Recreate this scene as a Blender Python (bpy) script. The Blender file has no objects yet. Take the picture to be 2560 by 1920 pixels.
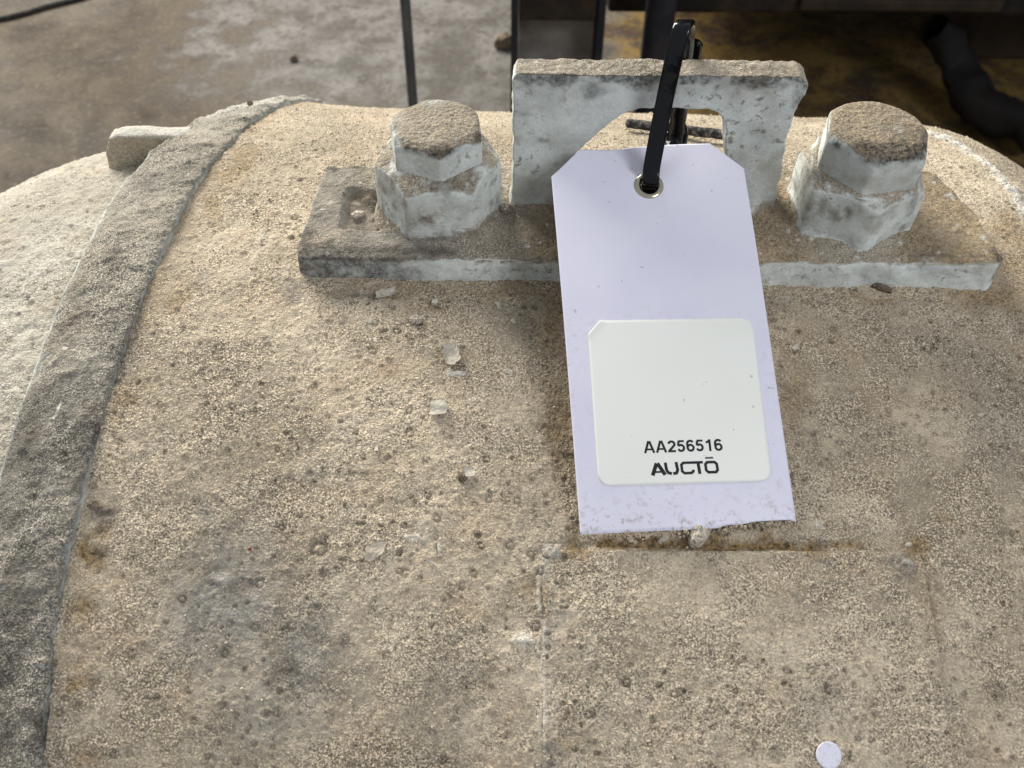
import bpy, bmesh, math, random
import numpy as np
from mathutils import Vector, Matrix
random.seed(7); RNG = np.random.RandomState(7)
R = math.radians
scn = bpy.context.scene

# ------------------------------------------------------------------ camera
# all sizes below are written in millimetres relative to the lens, then moved up by CAM_H
CAM_H = 800.0
FPX, PITCH, ROLL = 2500.0, R(48), R(0.5)
vf = np.array([0, math.cos(PITCH), -math.sin(PITCH)])
_u = np.array([0, math.sin(PITCH), math.cos(PITCH)]); _r = np.array([1.0, 0, 0])
vr = math.cos(ROLL)*_r + math.sin(ROLL)*_u
vu = math.cos(ROLL)*_u - math.sin(ROLL)*_r
def W(p):
    p = np.asarray(p, float)
    return (p + np.array([0, 0, CAM_H]))*0.001
cam = bpy.data.cameras.new('camera'); co = bpy.data.objects.new('camera', cam); scn.collection.objects.link(co)
cam.sensor_width = 36; cam.lens = 36*FPX/2560; cam.clip_start = .01; cam.clip_end = 60
co.matrix_world = Matrix(((vr[0], vu[0], -vf[0], 0), (vr[1], vu[1], -vf[1], 0), (vr[2], vu[2], -vf[2], CAM_H*.001), (0, 0, 0, 1)))
cam.dof.use_dof = True; cam.dof.focus_distance = .300; cam.dof.aperture_fstop = 26
scn.camera = co

# ------------------------------------------------------------------ light
world = bpy.data.worlds.new('World'); scn.world = world; world.use_nodes = True
bg = world.node_tree.nodes['Background']; bg.inputs[0].default_value = (.90, .95, 1.0, 1); bg.inputs[1].default_value = .435
def area(name, loc, target, sx, sy, power, col):
    l = bpy.data.lights.new(name, 'AREA'); l.shape = 'RECTANGLE'; l.size = sx; l.size_y = sy; l.energy = power; l.color = col
    o = bpy.data.objects.new(name, l); scn.collection.objects.link(o)
    o.location = loc; d = Vector(target) - Vector(loc); o.rotation_euler = d.to_track_quat('-Z', 'Y').to_euler(); return o
area('daylight_from_shed_door', (-1.7, 3.0, 2.05), (0, .3, .6), 2.2, 1.3, 305, (1.0, .965, .875))
area('added_front_right_lamp', (1.35, -1.0, 2.1), (0, .2, .6), .75, .75, 23, (.93, .96, 1.0))  # unseen lamp added front right so the tag shades lug and casing
scn.view_settings.view_transform = 'Standard'; scn.view_settings.look = 'None'
scn.view_settings.exposure = 0.0; scn.view_settings.gamma = 1

# ------------------------------------------------------------------ pixel rays
def ray(px, py):
    return vf + (px-1280)/FPX*vr + (960-py)/FPX*vu
def onY(px, py, Y): d = ray(px, py); return d*(Y/d[1])
def onZ(px, py, Z): d = ray(px, py); return d*(Z/d[2])
# housing profile: front semi-axis AF, back semi-axis AB, vertical semi-axis B
YC, B, AF_, AB_ = 267.0, 241.0, 335.0, 243.0
ZT = -217.3; CZ = ZT - B
def hit(px, py, r=B):
    d = ray(px, py); k = r/B; best = None
    for a, front in ((AF_, True), (AB_, False)):
        a_, b_ = a*k, B*k
        A = (d[1]/a_)**2 + (d[2]/b_)**2; Bq = -2*(d[1]*YC/a_**2 + d[2]*CZ/b_**2); C = (YC/a_)**2 + (CZ/b_)**2 - 1
        D = Bq*Bq - 4*A*C
        if D < 0:
            if not front: D = 0
            else: continue
        t = (-Bq - math.sqrt(D))/(2*A); P = d*t
        if (P[1] <= YC) == front or not front: return P
    return P
def th_of(P):
    dy, dz = P[1]-YC, P[2]-CZ
    return math.atan2(-dy/(AF_ if dy < 0 else AB_), dz/B)

# ------------------------------------------------------------------ numpy noise
def _h(i, j, k, s=0):
    n = (i.astype(np.int64)*374761393 + j.astype(np.int64)*668265263 + k.astype(np.int64)*2147483647 + s*974711) & 0xffffffff
    n = ((n ^ (n >> 13))*1274126177) & 0xffffffff
    n = ((n ^ (n >> 16))*2246822519) & 0xffffffff
    return ((n ^ (n >> 15)) & 0xffffff).astype(np.float32)/np.float32(0xffffff)
def vnoise(P, size, s=0):
    q = P/size; f0 = np.floor(q); f = (q-f0).astype(np.float32); f = f*f*(3-2*f); i, j, k = [f0[..., a].astype(np.int64) for a in range(3)]
    out = 0
    for a in (0, 1):
        for b in (0, 1):
            for c in (0, 1):
                w = (f[..., 0] if a else 1-f[..., 0])*(f[..., 1] if b else 1-f[..., 1])*(f[..., 2] if c else 1-f[..., 2])
                out = out + w*_h(i+a, j+b, k+c, s)
    return out*2-1
def fbm(P, size, oct=3, s=0, gain=.5):
    o = 0; a = 1
    for n in range(oct):
        o = o + a*vnoise(P, size/2.03**n, s+n*17); a *= gain
    return o
def pits(X, S, cell, prob, rmin, rmax, seed):
    """returns height (negative bowls with a small rim) and darkness, over surface coordinates"""
    ci, cj = np.floor(X/cell), np.floor(S/cell)
    h = np.zeros(X.shape, np.float32); dk = np.zeros(X.shape, np.float32)
    z = np.zeros(X.shape, np.int64)
    for a in (-1, 0, 1):
        for b in (-1, 0, 1):
            i, j = ci+a, cj+b
            r0 = _h(i, j, z, seed)
            on = (r0 < prob)
            cx = (i + .15+.7*_h(i, j, z, seed+1))*cell; cy = (j + .15+.7*_h(i, j, z, seed+2))*cell
            rr = rmin + (rmax-rmin)*_h(i, j, z, seed+3)**2
            st = .7 + .6*_h(i, j, z, seed+4)
            d = np.sqrt(((X-cx)/st)**2 + (S-cy)**2)/rr
            kind = _h(i, j, z, seed+5)
            bowl = np.where(d < 1, -(1-d*d), 0) + .5*np.exp(-((d-1.25)/.25)**2)
            ring = -np.exp(-((d-.8)/.28)**2) + .35*np.exp(-(d/.35)**2)
            hh = np.where(kind < .42, bowl, ring)*rr
            cc = np.where(kind < .42, np.clip((1.25-d)*1.5, 0, 1), np.exp(-((d-.8)/.3)**2))*(.45+.55*_h(i, j, z, seed+6))
            h = np.where(on, h+hh, h); dk = np.where(on, np.maximum(dk, cc), dk)
    return h, np.clip(dk, 0, 1)

# ------------------------------------------------------------------ object helpers
def link(o, parent=None):
    scn.collection.objects.link(o)
    if parent is not None: o.parent = parent
    return o
def tag(o, label=None, cat=None, group=None, kind=None):
    if label: o['label'] = label
    if cat: o['category'] = cat
    if group: o['group'] = group
    if kind: o['kind'] = kind
    return o
def empty(name, loc_mm=(0, 0, 0)):
    o = bpy.data.objects.new(name, None); o.empty_display_size = .01; o.location = W(loc_mm); return link(o)
def np_mesh(name, V, Fq, mat, parent=None, smooth=True, attrs=None):
    """V in mm (lens frame) -> mesh object; parts and sub-parts share the frame of their thing"""
    V = W(V); root = parent
    while root is not None and root.parent is not None: root = root.parent
    if root is not None: V = V - np.array(root.location)
    me = bpy.data.meshes.new(name)
    Fq = np.asarray(Fq, np.int32); n = Fq.shape[1]
    me.vertices.add(len(V)); me.vertices.foreach_set('co', V.astype(np.float32).ravel())
    me.loops.add(Fq.size); me.loops.foreach_set('vertex_index', Fq.ravel())
    me.polygons.add(len(Fq)); me.polygons.foreach_set('loop_start', np.arange(len(Fq), dtype=np.int32)*n)
    if smooth: me.polygons.foreach_set('use_smooth', np.ones(len(Fq), bool))
    for k, a in (attrs or {}).items():
        at = me.attributes.new(k, 'FLOAT', 'POINT'); at.data.foreach_set('value', np.asarray(a, np.float32).ravel())
    me.update(calc_edges=True); me.validate()
    if mat: me.materials.append(mat)
    return link(bpy.data.objects.new(name, me), parent)
def grid_faces(nr, nc, wrap_r=False, wrap_c=False, flip=False):
    r = np.arange(nr if wrap_r else nr-1); c = np.arange(nc if wrap_c else nc-1)
    a, b = np.meshgrid(r, c, indexing='ij'); a2, b2 = (a+1) % nr, (b+1) % nc
    f = np.stack([a*nc+b, a*nc+b2, a2*nc+b2, a2*nc+b], -1).reshape(-1, 4)
    return f[:, ::-1] if flip else f
def bm_obj(name, bm, mat, parent=None, smooth=False):
    """bmesh already in mm lens frame"""
    off = np.array(parent.location) if parent is not None else np.zeros(3)
    for v in bm.verts:
        q = W(v.co) - off; v.co = Vector(q)
    bmesh.ops.recalc_face_normals(bm, faces=bm.faces)
    me = bpy.data.meshes.new(name); bm.to_mesh(me); bm.free()
    if smooth:
        for p in me.polygons: p.use_smooth = True
    if mat: me.materials.append(mat)
    return link(bpy.data.objects.new(name, me), parent)
def bm_box(bm, lo, hi, bevel=0, seg=2):
    res = bmesh.ops.create_cube(bm, size=1)
    for v in res['verts']:
        v.co = Vector([(lo[i]+hi[i])/2 + v.co[i]*(hi[i]-lo[i]) for i in range(3)])
    if bevel:
        es = list({e for v in res['verts'] for e in v.link_edges})
        bmesh.ops.bevel(bm, geom=es, offset=bevel, segments=seg, affect='EDGES', profile=.5)
def bm_prism(bm, pts, y0, y1):
    """outline in XZ extruded along Y"""
    a = [bm.verts.new((x, y0, z)) for x, z in pts]; b = [bm.verts.new((x, y1, z)) for x, z in pts]
    n = len(pts); bm.faces.new(a); bm.faces.new(b[::-1])
    for i in range(n): bm.faces.new((a[i], b[i], b[(i+1) % n], a[(i+1) % n]))
def tube_np(path, rad, seg=16, cap=True):
    path = np.asarray(path, float); n = len(path)
    T = np.gradient(path, axis=0); T /= np.linalg.norm(T, axis=1)[:, None]
    ref = np.array([1.0, 0, 0]) if abs(T[0][0]) < .8 else np.array([0, 1.0, 0])
    V = []
    for i in range(n):
        a = ref - T[i]*np.dot(ref, T[i]); a /= np.linalg.norm(a); b = np.cross(T[i], a)
        rr = rad[i] if hasattr(rad, '__len__') else rad
        for k in range(seg):
            t = 2*math.pi*k/seg; V.append(path[i] + rr*(math.cos(t)*a + math.sin(t)*b))
    Fc = grid_faces(n, seg, wrap_c=True)
    return np.array(V), Fc
def remeshed(bm, voxel, smooth_it=3):
    """solid bmesh (mm) -> dense even quads, rounded edges; returns V, F"""
    bmesh.ops.recalc_face_normals(bm, faces=bm.faces)
    me = bpy.data.meshes.new('tmp'); bm.to_mesh(me); bm.free()
    o = bpy.data.objects.new('tmp', me); scn.collection.objects.link(o)
    m = o.modifiers.new('r', 'REMESH'); m.mode = 'VOXEL'; m.voxel_size = voxel
    s = o.modifiers.new('s', 'SMOOTH'); s.factor = .5; s.iterations = smooth_it
    dg = bpy.context.evaluated_depsgraph_get(); ev = o.evaluated_get(dg); m2 = ev.to_mesh()
    V = np.empty(len(m2.vertices)*3, np.float32); m2.vertices.foreach_get('co', V); V = V.reshape(-1, 3).astype(float)
    N = np.empty(len(m2.vertices)*3, np.float32); m2.vertices.foreach_get('normal', N); N = N.reshape(-1, 3).astype(float)
    Fq = np.array([list(p.vertices) for p in m2.polygons if len(p.vertices) == 4], np.int32)
    ev.to_mesh_clear(); bpy.data.objects.remove(o); bpy.data.meshes.remove(me)
    return V, N, Fq

# ------------------------------------------------------------------ materials
class NT:
    def __init__(s, name):
        s.m = bpy.data.materials.new(name); s.m.use_nodes = True; s.t = s.m.node_tree
        s.b = s.t.nodes['Principled BSDF']; s.pos = s.n('ShaderNodeNewGeometry')
    def n(s, t, **kw):
        x = s.t.nodes.new(t)
        for k, v in kw.items(): setattr(x, k, v)
        return x
    def L(s, a, b): s.t.links.new(a, b)
    def noise(s, size_mm, detail=3, rough=.55, off=0, dist=0):
        x = s.n('ShaderNodeTexNoise'); x.inputs['Scale'].default_value = 1000/size_mm; x.inputs['Detail'].default_value = detail
        x.inputs['Roughness'].default_value = rough; x.inputs['Distortion'].default_value = dist
        mp = s.n('ShaderNodeVectorMath', operation='ADD'); mp.inputs[1].default_value = (off*.37, off*.71, off*.13)
        s.L(s.pos.outputs['Position'], mp.inputs[0]); s.L(mp.outputs[0], x.inputs['Vector']); return x.outputs['Fac']
    def voro(s, size_mm, feature='F1', out='Distance'):
        x = s.n('ShaderNodeTexVoronoi', feature=feature); x.inputs['Scale'].default_value = 1000/size_mm
        s.L(s.pos.outputs['Position'], x.inputs['Vector']); return x.outputs[out]
    def ramp(s, v, a, b, lo=0, hi=1):
        x = s.n('ShaderNodeMapRange', interpolation_type='SMOOTHSTEP'); x.inputs['From Min'].default_value = a; x.inputs['From Max'].default_value = b
        x.inputs['To Min'].default_value = lo; x.inputs['To Max'].default_value = hi; s.L(v, x.inputs['Value']); return x.outputs['Result']
    def math(s, op, a, b=None, clamp=False):
        x = s.n('ShaderNodeMath', operation=op); x.use_clamp = clamp
        for i, v in enumerate((a, b)):
            if v is None: continue
            if isinstance(v, (int, float)): x.inputs[i].default_value = v
            else: s.L(v, x.inputs[i])
        return x.outputs[0]
    def mix(s, f, a, b, mode='MIX'):
        x = s.n('ShaderNodeMix', data_type='RGBA', blend_type=mode)
        if isinstance(f, (int, float)): x.inputs[0].default_value = f
        else: s.L(f, x.inputs[0])
        for i, v in ((6, a), (7, b)):
            if isinstance(v, tuple): x.inputs[i].default_value = (*v, 1)
            else: s.L(v, x.inputs[i])
        return x.outputs[2]
    def attr(s, name):
        x = s.n('ShaderNodeAttribute', attribute_name=name); return x.outputs['Fac']
    def bump(s, h, dist_mm, strength=1, prev=None):
        x = s.n('ShaderNodeBump'); x.inputs['Distance'].default_value = dist_mm*.001; x.inputs['Strength'].default_value = strength
        s.L(h, x.inputs['Height'])
        if prev is not None: s.L(prev, x.inputs['Normal'])
        return x.outputs[0]
    def out(s, col, rough=.9, spec=.2, nrm=None, metal=0):
        if isinstance(col, tuple): s.b.inputs['Base Color'].default_value = (*col, 1)
        else: s.L(col, s.b.inputs['Base Color'])
        if isinstance(rough, (int, float)): s.b.inputs['Roughness'].default_value = rough
        else: s.L(rough, s.b.inputs['Roughness'])
        s.b.inputs['Specular IOR Level'].default_value = spec; s.b.inputs['Metallic'].default_value = metal
        if nrm is not None: s.L(nrm, s.b.inputs['Normal'])
        return s.m

def dusty(name, light, mid, dark, grain=1.0, paint=None, paint_cover=0.0, specks=.5):
    """dust and grit baked on a casting; paint (if given) shows where dust has not settled (steep faces)"""
    s = NT(name)
    n_big = s.noise(55, 4, .6, 1); n_med = s.noise(9, 4, .6, 2); n_fine = s.noise(1.3, 3, .7, 3); n_vf = s.noise(.55, 2, .6, 4)
    v1 = s.voro(1.25); v2 = s.voro(.62)
    c = s.mix(s.ramp(n_med, .3, .7), mid, light)
    c = s.mix(s.ramp(n_big, .40, .62, 0, .7), c, dark)
    c = s.mix(s.ramp(s.noise(20, 3, .6, 41), .50, .70, 0, .35), c, (mid[0]*1.1, mid[1]*.93, mid[2]*.80))
    dk = tuple(x*.36 for x in dark)
    n_g = s.noise(.75, 2, .75, 43)
    c = s.mix(s.ramp(s.noise(28, 5, .7, 53), .52, .68, 0, .6), c, tuple(min(1, x*1.18) for x in light))
    patch = s.ramp(s.noise(16, 3, .6, 47), .40, .60, .15, 1.0)
    c = s.mix(s.math('MULTIPLY', patch, s.ramp(n_fine, .34, .50, .42*grain, 0)), c, dk)
    c = s.mix(s.math('MULTIPLY', patch, s.ramp(n_g, .38, .54, .75*grain, 0)), c, dk)
    c = s.mix(s.math('MULTIPLY', s.ramp(patch, 0, 1, .45, 1), s.ramp(n_vf, .50, .62, 0, .75*grain)), c, tuple(min(1, x*1.6) for x in light))
    # pale quartz-like grains
    gr = s.math('MULTIPLY', s.ramp(v1, .10, .24, 1, 0), s.ramp(s.noise(2.2, 1, .5, 9), .48, .58))
    c = s.mix(s.math('MULTIPLY', gr, specks), c, (.84, .78, .66))
    gr2 = s.math('MULTIPLY', s.ramp(v2, .14, .30, 1, 0), s.ramp(s.noise(1.7, 1, .5, 12), .50, .60))
    c = s.mix(s.math('MULTIPLY', gr2, specks*.9), c, (.80, .73, .60))
    paintmask = None
    if paint is not None:
        sep = s.n('ShaderNodeSeparateXYZ'); s.L(s.pos.outputs['Normal'], sep.inputs[0])
        k = s.math('ADD', sep.outputs['Z'], s.math('MULTIPLY', s.math('SUBTRACT', n_med, .5), 1.2))
        k = s.math('ADD', k, s.math('MULTIPLY', s.math('SUBTRACT', n_fine, .5), .5))
        k = s.math('ADD', k, s.math('MULTIPLY', s.math('SUBTRACT', n_big, .5), .5))
        k = s.math('ADD', k, s.math('MULTIPLY', s.attr('dust'), .9))
        up = s.ramp(k, .38 + paint_cover, .86 + paint_cover); paintmask = up
        pc = s.mix(s.ramp(s.noise(14, 4, .65, 21), .35, .7), paint, tuple(x*.74 for x in paint))
        pc = s.mix(s.math('MULTIPLY', s.ramp(s.noise(2.6, 4, .7, 22), .55, .65, 0, .8), s.ramp(s.noise(24, 3, .6, 28), .48, .60)), pc, (.16, .135, .11))
        pc = s.mix(s.ramp(s.noise(7, 4, .7, 27), .54, .68, 0, .5), pc, (.42, .39, .34))
        pc = s.mix(s.ramp(n_g, .44, .60, .12, 0), pc, (.20, .19, .17))
        pc = s.mix(s.ramp(s.noise(1.0, 2, .6, 23), .55, .75, 0, .35), pc, (.62, .64, .60))
        pc = s.mix(s.ramp(s.noise(22, 3, .6, 24), .52, .68, 0, .45), pc, mid)
        c = s.mix(up, pc, c)
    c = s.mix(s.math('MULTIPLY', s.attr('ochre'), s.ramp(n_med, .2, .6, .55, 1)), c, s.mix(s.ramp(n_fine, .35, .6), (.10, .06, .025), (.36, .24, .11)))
    c = s.mix(s.math('MULTIPLY', s.attr('grey'), s.ramp(n_fine, .3, .7, .5, .95)), c, s.mix(s.ramp(n_med, .35, .65), (.13, .125, .115), (.25, .245, .23)))
    c = s.mix(s.math('MULTIPLY', s.attr('pale'), s.ramp(n_fine, .3, .6, .5, 1)), c, (.72, .70, .64))
    c = s.mix(s.math('MULTIPLY', s.attr('grime'), s.ramp(n_fine, .35, .65, 1, .55)), c, (.045, .04, .036))
    c = s.mix(s.math('MULTIPLY', s.attr('pit'), s.ramp(n_vf, .3, .6, .95, .6)), c, s.mix(s.ramp(n_med, .4, .6), (.052, .042, .028), (.095, .076, .058)))
    h = s.math('ADD', s.math('MULTIPLY', n_fine, 1.0), s.math('MULTIPLY', s.ramp(v1, .0, .5, 1, 0), .35))
    h = s.math('ADD', h, s.math('MULTIPLY', n_vf, .45))
    if paintmask is not None: h = s.math('MULTIPLY', h, s.math('ADD', s.math('MULTIPLY', paintmask, .8), .2))
    nb = s.bump(h, .75*grain, 1.0)
    return s.out(c, .92, .15, nb)
M = {}
M['dust'] = dusty('dust_crusted_casting', (.560, .470, .352), (.405, .332, .244), (.24, .200, .145), specks=.85)
M['bell'] = dusty('dust_on_end_bell', (.52, .485, .41), (.42, .38, .31), (.31, .275, .22), grain=.8, specks=.6)
M['rib'] = dusty('grey_dirt_on_rib', (.43, .385, .315), (.235, .21, .165), (.10, .092, .08), specks=.9, paint=(.58, .63, .60), paint_cover=-.02)
M['bracket'] = dusty('pale_paint_under_dust', (.40, .345, .265), (.285, .245, .19), (.20, .175, .145), grain=.8, specks=.7, paint=(.72, .755, .725), paint_cover=.0)
M['clod'] = dusty('dry_dirt', (.55, .49, .41), (.42, .36, .29), (.30, .25, .20), specks=.5)
M['clod_dark'] = dusty('dark_dirt', (.20, .16, .12), (.14, .11, .085), (.09, .07, .05), specks=.2)
def mk_chip(name, c1, c2):
    s = NT(name); c = s.mix(s.ramp(s.noise(3, 4, .7, 3), .35, .65), c1, c2)
    c = s.mix(s.ramp(s.noise(.7, 2, .6, 5), .52, .66, 0, .6), c, (.40, .34, .27))
    return s.out(c, .75, .3, s.bump(s.noise(.8, 3, .6, 6), .2))
M['chip'] = mk_chip('flaked_paint', (.60, .56, .48), (.40, .36, .29))
M['chip_tan'] = mk_chip('dusty_flaked_paint', (.52, .46, .38), (.40, .34, .27))
s = NT('tag_card'); c = s.mix(s.ramp(s.noise(30, 3, .5, 3), .3, .7), (.72, .70, .83), (.77, .75, .86))
c = s.mix(s.math('MULTIPLY', s.attr('dirt'), s.ramp(s.noise(2.2, 4, .7, 5), .5, .72)), c, (.36, .30, .25))
c = s.mix(s.ramp(s.noise(1.6, 1, .5, 33), .76, .79, 0, .5), c, (.35, .32, .30))
M['tag'] = s.out(c, .5, .35, s.bump(s.noise(.35, 2, .6, 6), .02))
s = NT('sticker_paper'); c = s.mix(s.ramp(s.noise(25, 3, .5, 8), .3, .7), (.86, .86, .80), (.88, .88, .83))
c = s.mix(s.ramp(s.noise(2.0, 1, .5, 35), .76, .80, 0, .45), c, (.35, .33, .30))
M['sticker'] = s.out(c, .42, .4)
s = NT('black_print'); M['ink'] = s.out((.012, .012, .014), .5, .3)
s = NT('grey_print'); M['ink_grey'] = s.out((.09, .09, .095), .5, .3)
s = NT('white_edge_paper'); M['chad'] = s.out(s.mix(s.ramp(s.noise(1.2, 3, .6, 5), .5, .7, 0, .5), (.76, .74, .85), (.5, .46, .42)), .5, .3)
s = NT('nickel'); M['nickel'] = s.out((.56, .50, .40), .17, .5, None, 1)
s = NT('black_nylon'); M['nylon'] = s.out(s.mix(s.ramp(s.noise(4, 3, .6, 5), .6, .8, 0, .15), (.004, .004, .006), (.10, .10, .10)), .13, .35, s.bump(s.noise(6, 2, .5, 2), .25))
s = NT('dusty_black_rubber'); c = s.mix(s.ramp(s.noise(2, 4, .7, 5), .45, .65), (.022, .023, .025), (.17, .15, .125)); M['rubber'] = s.out(c, .8, .2, s.bump(s.noise(1.4, 3, .6, 2), .4))
def dark_steel(name, a, b):
    s = NT(name); c = s.mix(s.ramp(s.noise(60, 5, .65, 5), .4, .7), a, b); return s.out(c, .7, .25, s.bump(s.noise(8, 3, .6, 2), .6))
M['steel_dark'] = dark_steel('dark_painted_steel', (.013, .014, .019), (.035, .03, .034))
M['steel_web'] = dark_steel('dusty_steel_web', (.26, .24, .225), (.15, .14, .13))
M['steel_rod'] = dark_steel('grey_steel_rod', (.055, .058, .062), (.10, .10, .10))
M['steel_black'] = dark_steel('oily_black_steel', (.012, .010, .009), (.050, .032, .018))
M['steel_oil'] = dark_steel('oil_black_rubber', (.006, .005, .005), (.014, .010, .007))
M['rust'] = dark_steel('rusty_steel', (.045, .028, .016), (.02, .014, .010))
def mk_floor():
    s = NT('stained_concrete'); a = s.noise(420, 5, .62, 3, .4); b = s.noise(75, 5, .7, 4, .3); g = s.noise(9, 4, .65, 5); st = s.noise(34, 3, .6, 7)
    sep = s.n('ShaderNodeSeparateXYZ'); s.L(s.pos.outputs['Position'], sep.inputs[0])
    c = s.mix(s.ramp(b, .35, .68), (.088, .070, .050), (.036, .028, .020))
    xw = s.math('ADD', sep.outputs['X'], s.math('MULTIPLY', s.math('SUBTRACT', a, .5), .5))
    xw = s.math('ADD', xw, s.math('MULTIPLY', s.math('SUBTRACT', b, .5), .5))
    yw = s.math('ADD', sep.outputs['Y'], s.math('MULTIPLY', xw, .30))
    grey = s.math('MULTIPLY', s.ramp(xw, -.52, -.36), s.ramp(yw, 1.10, 1.24))
    c = s.mix(s.math('MULTIPLY', grey, .85), c, s.mix(s.ramp(b, .35, .65), (.060, .055, .052), (.175, .165, .158)))
    dirt_and_shade = s.ramp(xw, .06, .2)  # yellow-brown dirt; the colour also carries the shade under the machine
    c = s.mix(s.math('MULTIPLY', dirt_and_shade, .95), c, s.mix(s.ramp(b, .4, .66), (.21, .13, .030), (.045, .022, .007)))
    c = s.mix(s.ramp(st, .56, .66, 0, .7), c, (.05, .042, .035))
    c = s.mix(s.ramp(g, .52, .64, 0, .65), c, (.06, .048, .038))
    c = s.mix(s.ramp(s.noise(6, 3, .6, 15), .56, .68, 0, .3), c, (.26, .23, .19))
    return s.out(c, s.ramp(a, .4, .7, .75, .95), .25, s.bump(g, 1.5))
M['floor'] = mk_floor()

# ================================================================== setting: floor
n = 60
xs = np.linspace(-9000, 9000, n); ys = np.linspace(-9000, 9000, n); X, Y = np.meshgrid(xs, ys)
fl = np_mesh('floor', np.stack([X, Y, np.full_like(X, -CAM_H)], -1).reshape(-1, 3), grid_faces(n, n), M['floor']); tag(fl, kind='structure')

# ================================================================== machine housing
mach = empty('machine_housing', (20, YC, -CAM_H))
tag(mach, 'dust-crusted cast machine housing with curved rib and bolted lifting lug', 'machine')

# arc length table
thd = np.radians(np.linspace(-180, 180, 7201)); ad = np.where(thd > 0, AF_, AB_)
Yt = YC - ad*np.sin(thd); Zt_ = CZ + B*np.cos(thd)
St = np.concatenate([[0], np.cumsum(np.hypot(np.diff(Yt), np.diff(Zt_)))]); St -= np.interp(0, thd, St)
def s_of(th): return np.interp(th, thd, St)
def th_s(s_): return np.interp(s_, St, thd)
def surf(Xg, TH, r):
    a = np.where(TH > 0, AF_, AB_); k = r/B
    return np.stack([Xg, YC - a*k*np.sin(TH), CZ + B*k*np.cos(TH)], -1)
def nrm(TH, slope=0):
    a = np.where(TH > 0, AF_, AB_)
    N = np.stack([np.zeros_like(TH)+slope, -np.sin(TH)/a, np.cos(TH)/B], -1); N[..., 1:] /= np.linalg.norm(N[..., 1:], axis=-1)[..., None]
    return N/np.linalg.norm(N, axis=-1)[..., None]

# rib path: right and left edge seen in perspective, kept as X over the girth angle
RE = [(100, 1900), (180, 1400), (240, 1080), (300, 880), (370, 720), (425, 600), (480, 480), (540, 400), (600, 330), (660, 285)]
LE = [(-130, 1700), (-60, 1400), (0, 1190), (60, 980), (120, 810), (190, 650), (260, 530), (330, 440), (400, 360)]
def edge_fn(lst, r):
    P = [hit(x, y, r) for x, y in lst]; t = np.array([th_of(p) for p in P]); x = np.array([p[0] for p in P]); o = np.argsort(t); t, x = t[o], x[o]
    c = np.polyfit(t, x, 3)
    lo, hi = t[0]-.12, t[-1]+.1
    def f(th):
        tc = np.clip(th, lo, hi); v = np.polyval(c, tc); d = np.polyval(np.polyder(c), tc); e = th-tc
        return v + d*np.clip(e, -.25, .15)
    return f
xR = edge_fn(RE, B+3.5); xL = edge_fn(LE, B-5)
RIBH = 4.8

# attribute blobs placed on the casting; ochre also paints shade by plate and tag: (px, py, rx mm, ry mm, strength)
def blob(P, lst, warp=3.0, seed=50, r=B):
    out = np.zeros(P.shape[:-1], np.float32)
    wx = fbm(P, 7, 3, seed)*warp; wy = fbm(P, 7, 3, seed+9)*warp
    for (px, py, rx, ry, st) in lst:
        c = hit(px, py, r)
        dx = (P[..., 0]-c[0]+wx)/rx; dy = np.hypot(P[..., 1]-c[1], P[..., 2]-c[2])*np.sign(P[..., 1]-c[1]); dy = (dy+wy)/ry
        out = np.maximum(out, st*np.clip(1.35-np.sqrt(dx*dx+dy*dy), 0, 1))
    return np.clip(out, 0, 1)
GREY = [(560, 1500, 17, 24, .95), (760, 1640, 15, 18, .75), (640, 1780, 12, 14, .6), (380, 1120, 5, 5, .35), (520, 700, 6, 4, .25), (860, 1480, 7, 9, .45), (500, 1320, 4, 4, .8), (700, 1780, 10, 12, .6), (745, 1700, 8, 9, .5), (480, 1380, 4, 4, .6),
        (740, 720, 6, 3.5, .8), (900, 745, 8, 5, .5), (2040, 1740, 10, 8, .45), (1980, 1700, 6, 5, .4), (2520, 1070, 10, 16, .35), (1100, 1700, 10, 14, .25), (770, 1200, 4, 3, .5),
        (1375, 1378, 3.2, 3.2, .95), (2265, 1408, 3.0, 2.6, .9), (1375, 1895, 3, 3.5, .9), (1370, 1560, 1.5, 9, .6), (2050, 1390, 5, 3, .45), (1480, 1660, 4, 4, .4), (620, 1000, 3, 3, .3),
        (830, 560, 3, 3, .3), (2460, 770, 5, 4, .3), (1040, 1330, 5, 3, .4)]
OCH_AND_SHADE = [(240, 1370, 4, 5, .9), (600, 420, 7, 16, .6), (540, 520, 5, 12, .55), (450, 740, 5, 10, .5), (330, 1000, 5, 8, .45), (560, 1425, 4.5, 1.3, .95), (210, 1530, 4, 6, .8), (200, 1700, 4, 3, .7), (220, 1890, 5, 3, .7),
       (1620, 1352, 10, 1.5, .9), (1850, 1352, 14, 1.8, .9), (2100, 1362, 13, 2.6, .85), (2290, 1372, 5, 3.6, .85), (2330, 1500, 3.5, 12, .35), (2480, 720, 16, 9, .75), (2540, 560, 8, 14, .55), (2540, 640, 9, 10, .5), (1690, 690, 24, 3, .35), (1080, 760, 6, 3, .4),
       (1130, 880, 5, 4, .3), (1430, 1350, 3, 5, .7), (1330, 1480, 5, 4, .5), (1420, 1840, 6, 3, .4), (1990, 960, 3, 14, .4), (1385, 800, 6, 16, .55), (1400, 1050, 6, 18, .5), (1250, 720, 14, 4, .45), (1000, 725, 22, 3, .35), (2200, 735, 16, 2.5, .6), (2370, 1300, 5, 3, .4)]  # tall blobs beside the tag and bands under the plate are painted shade
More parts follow.
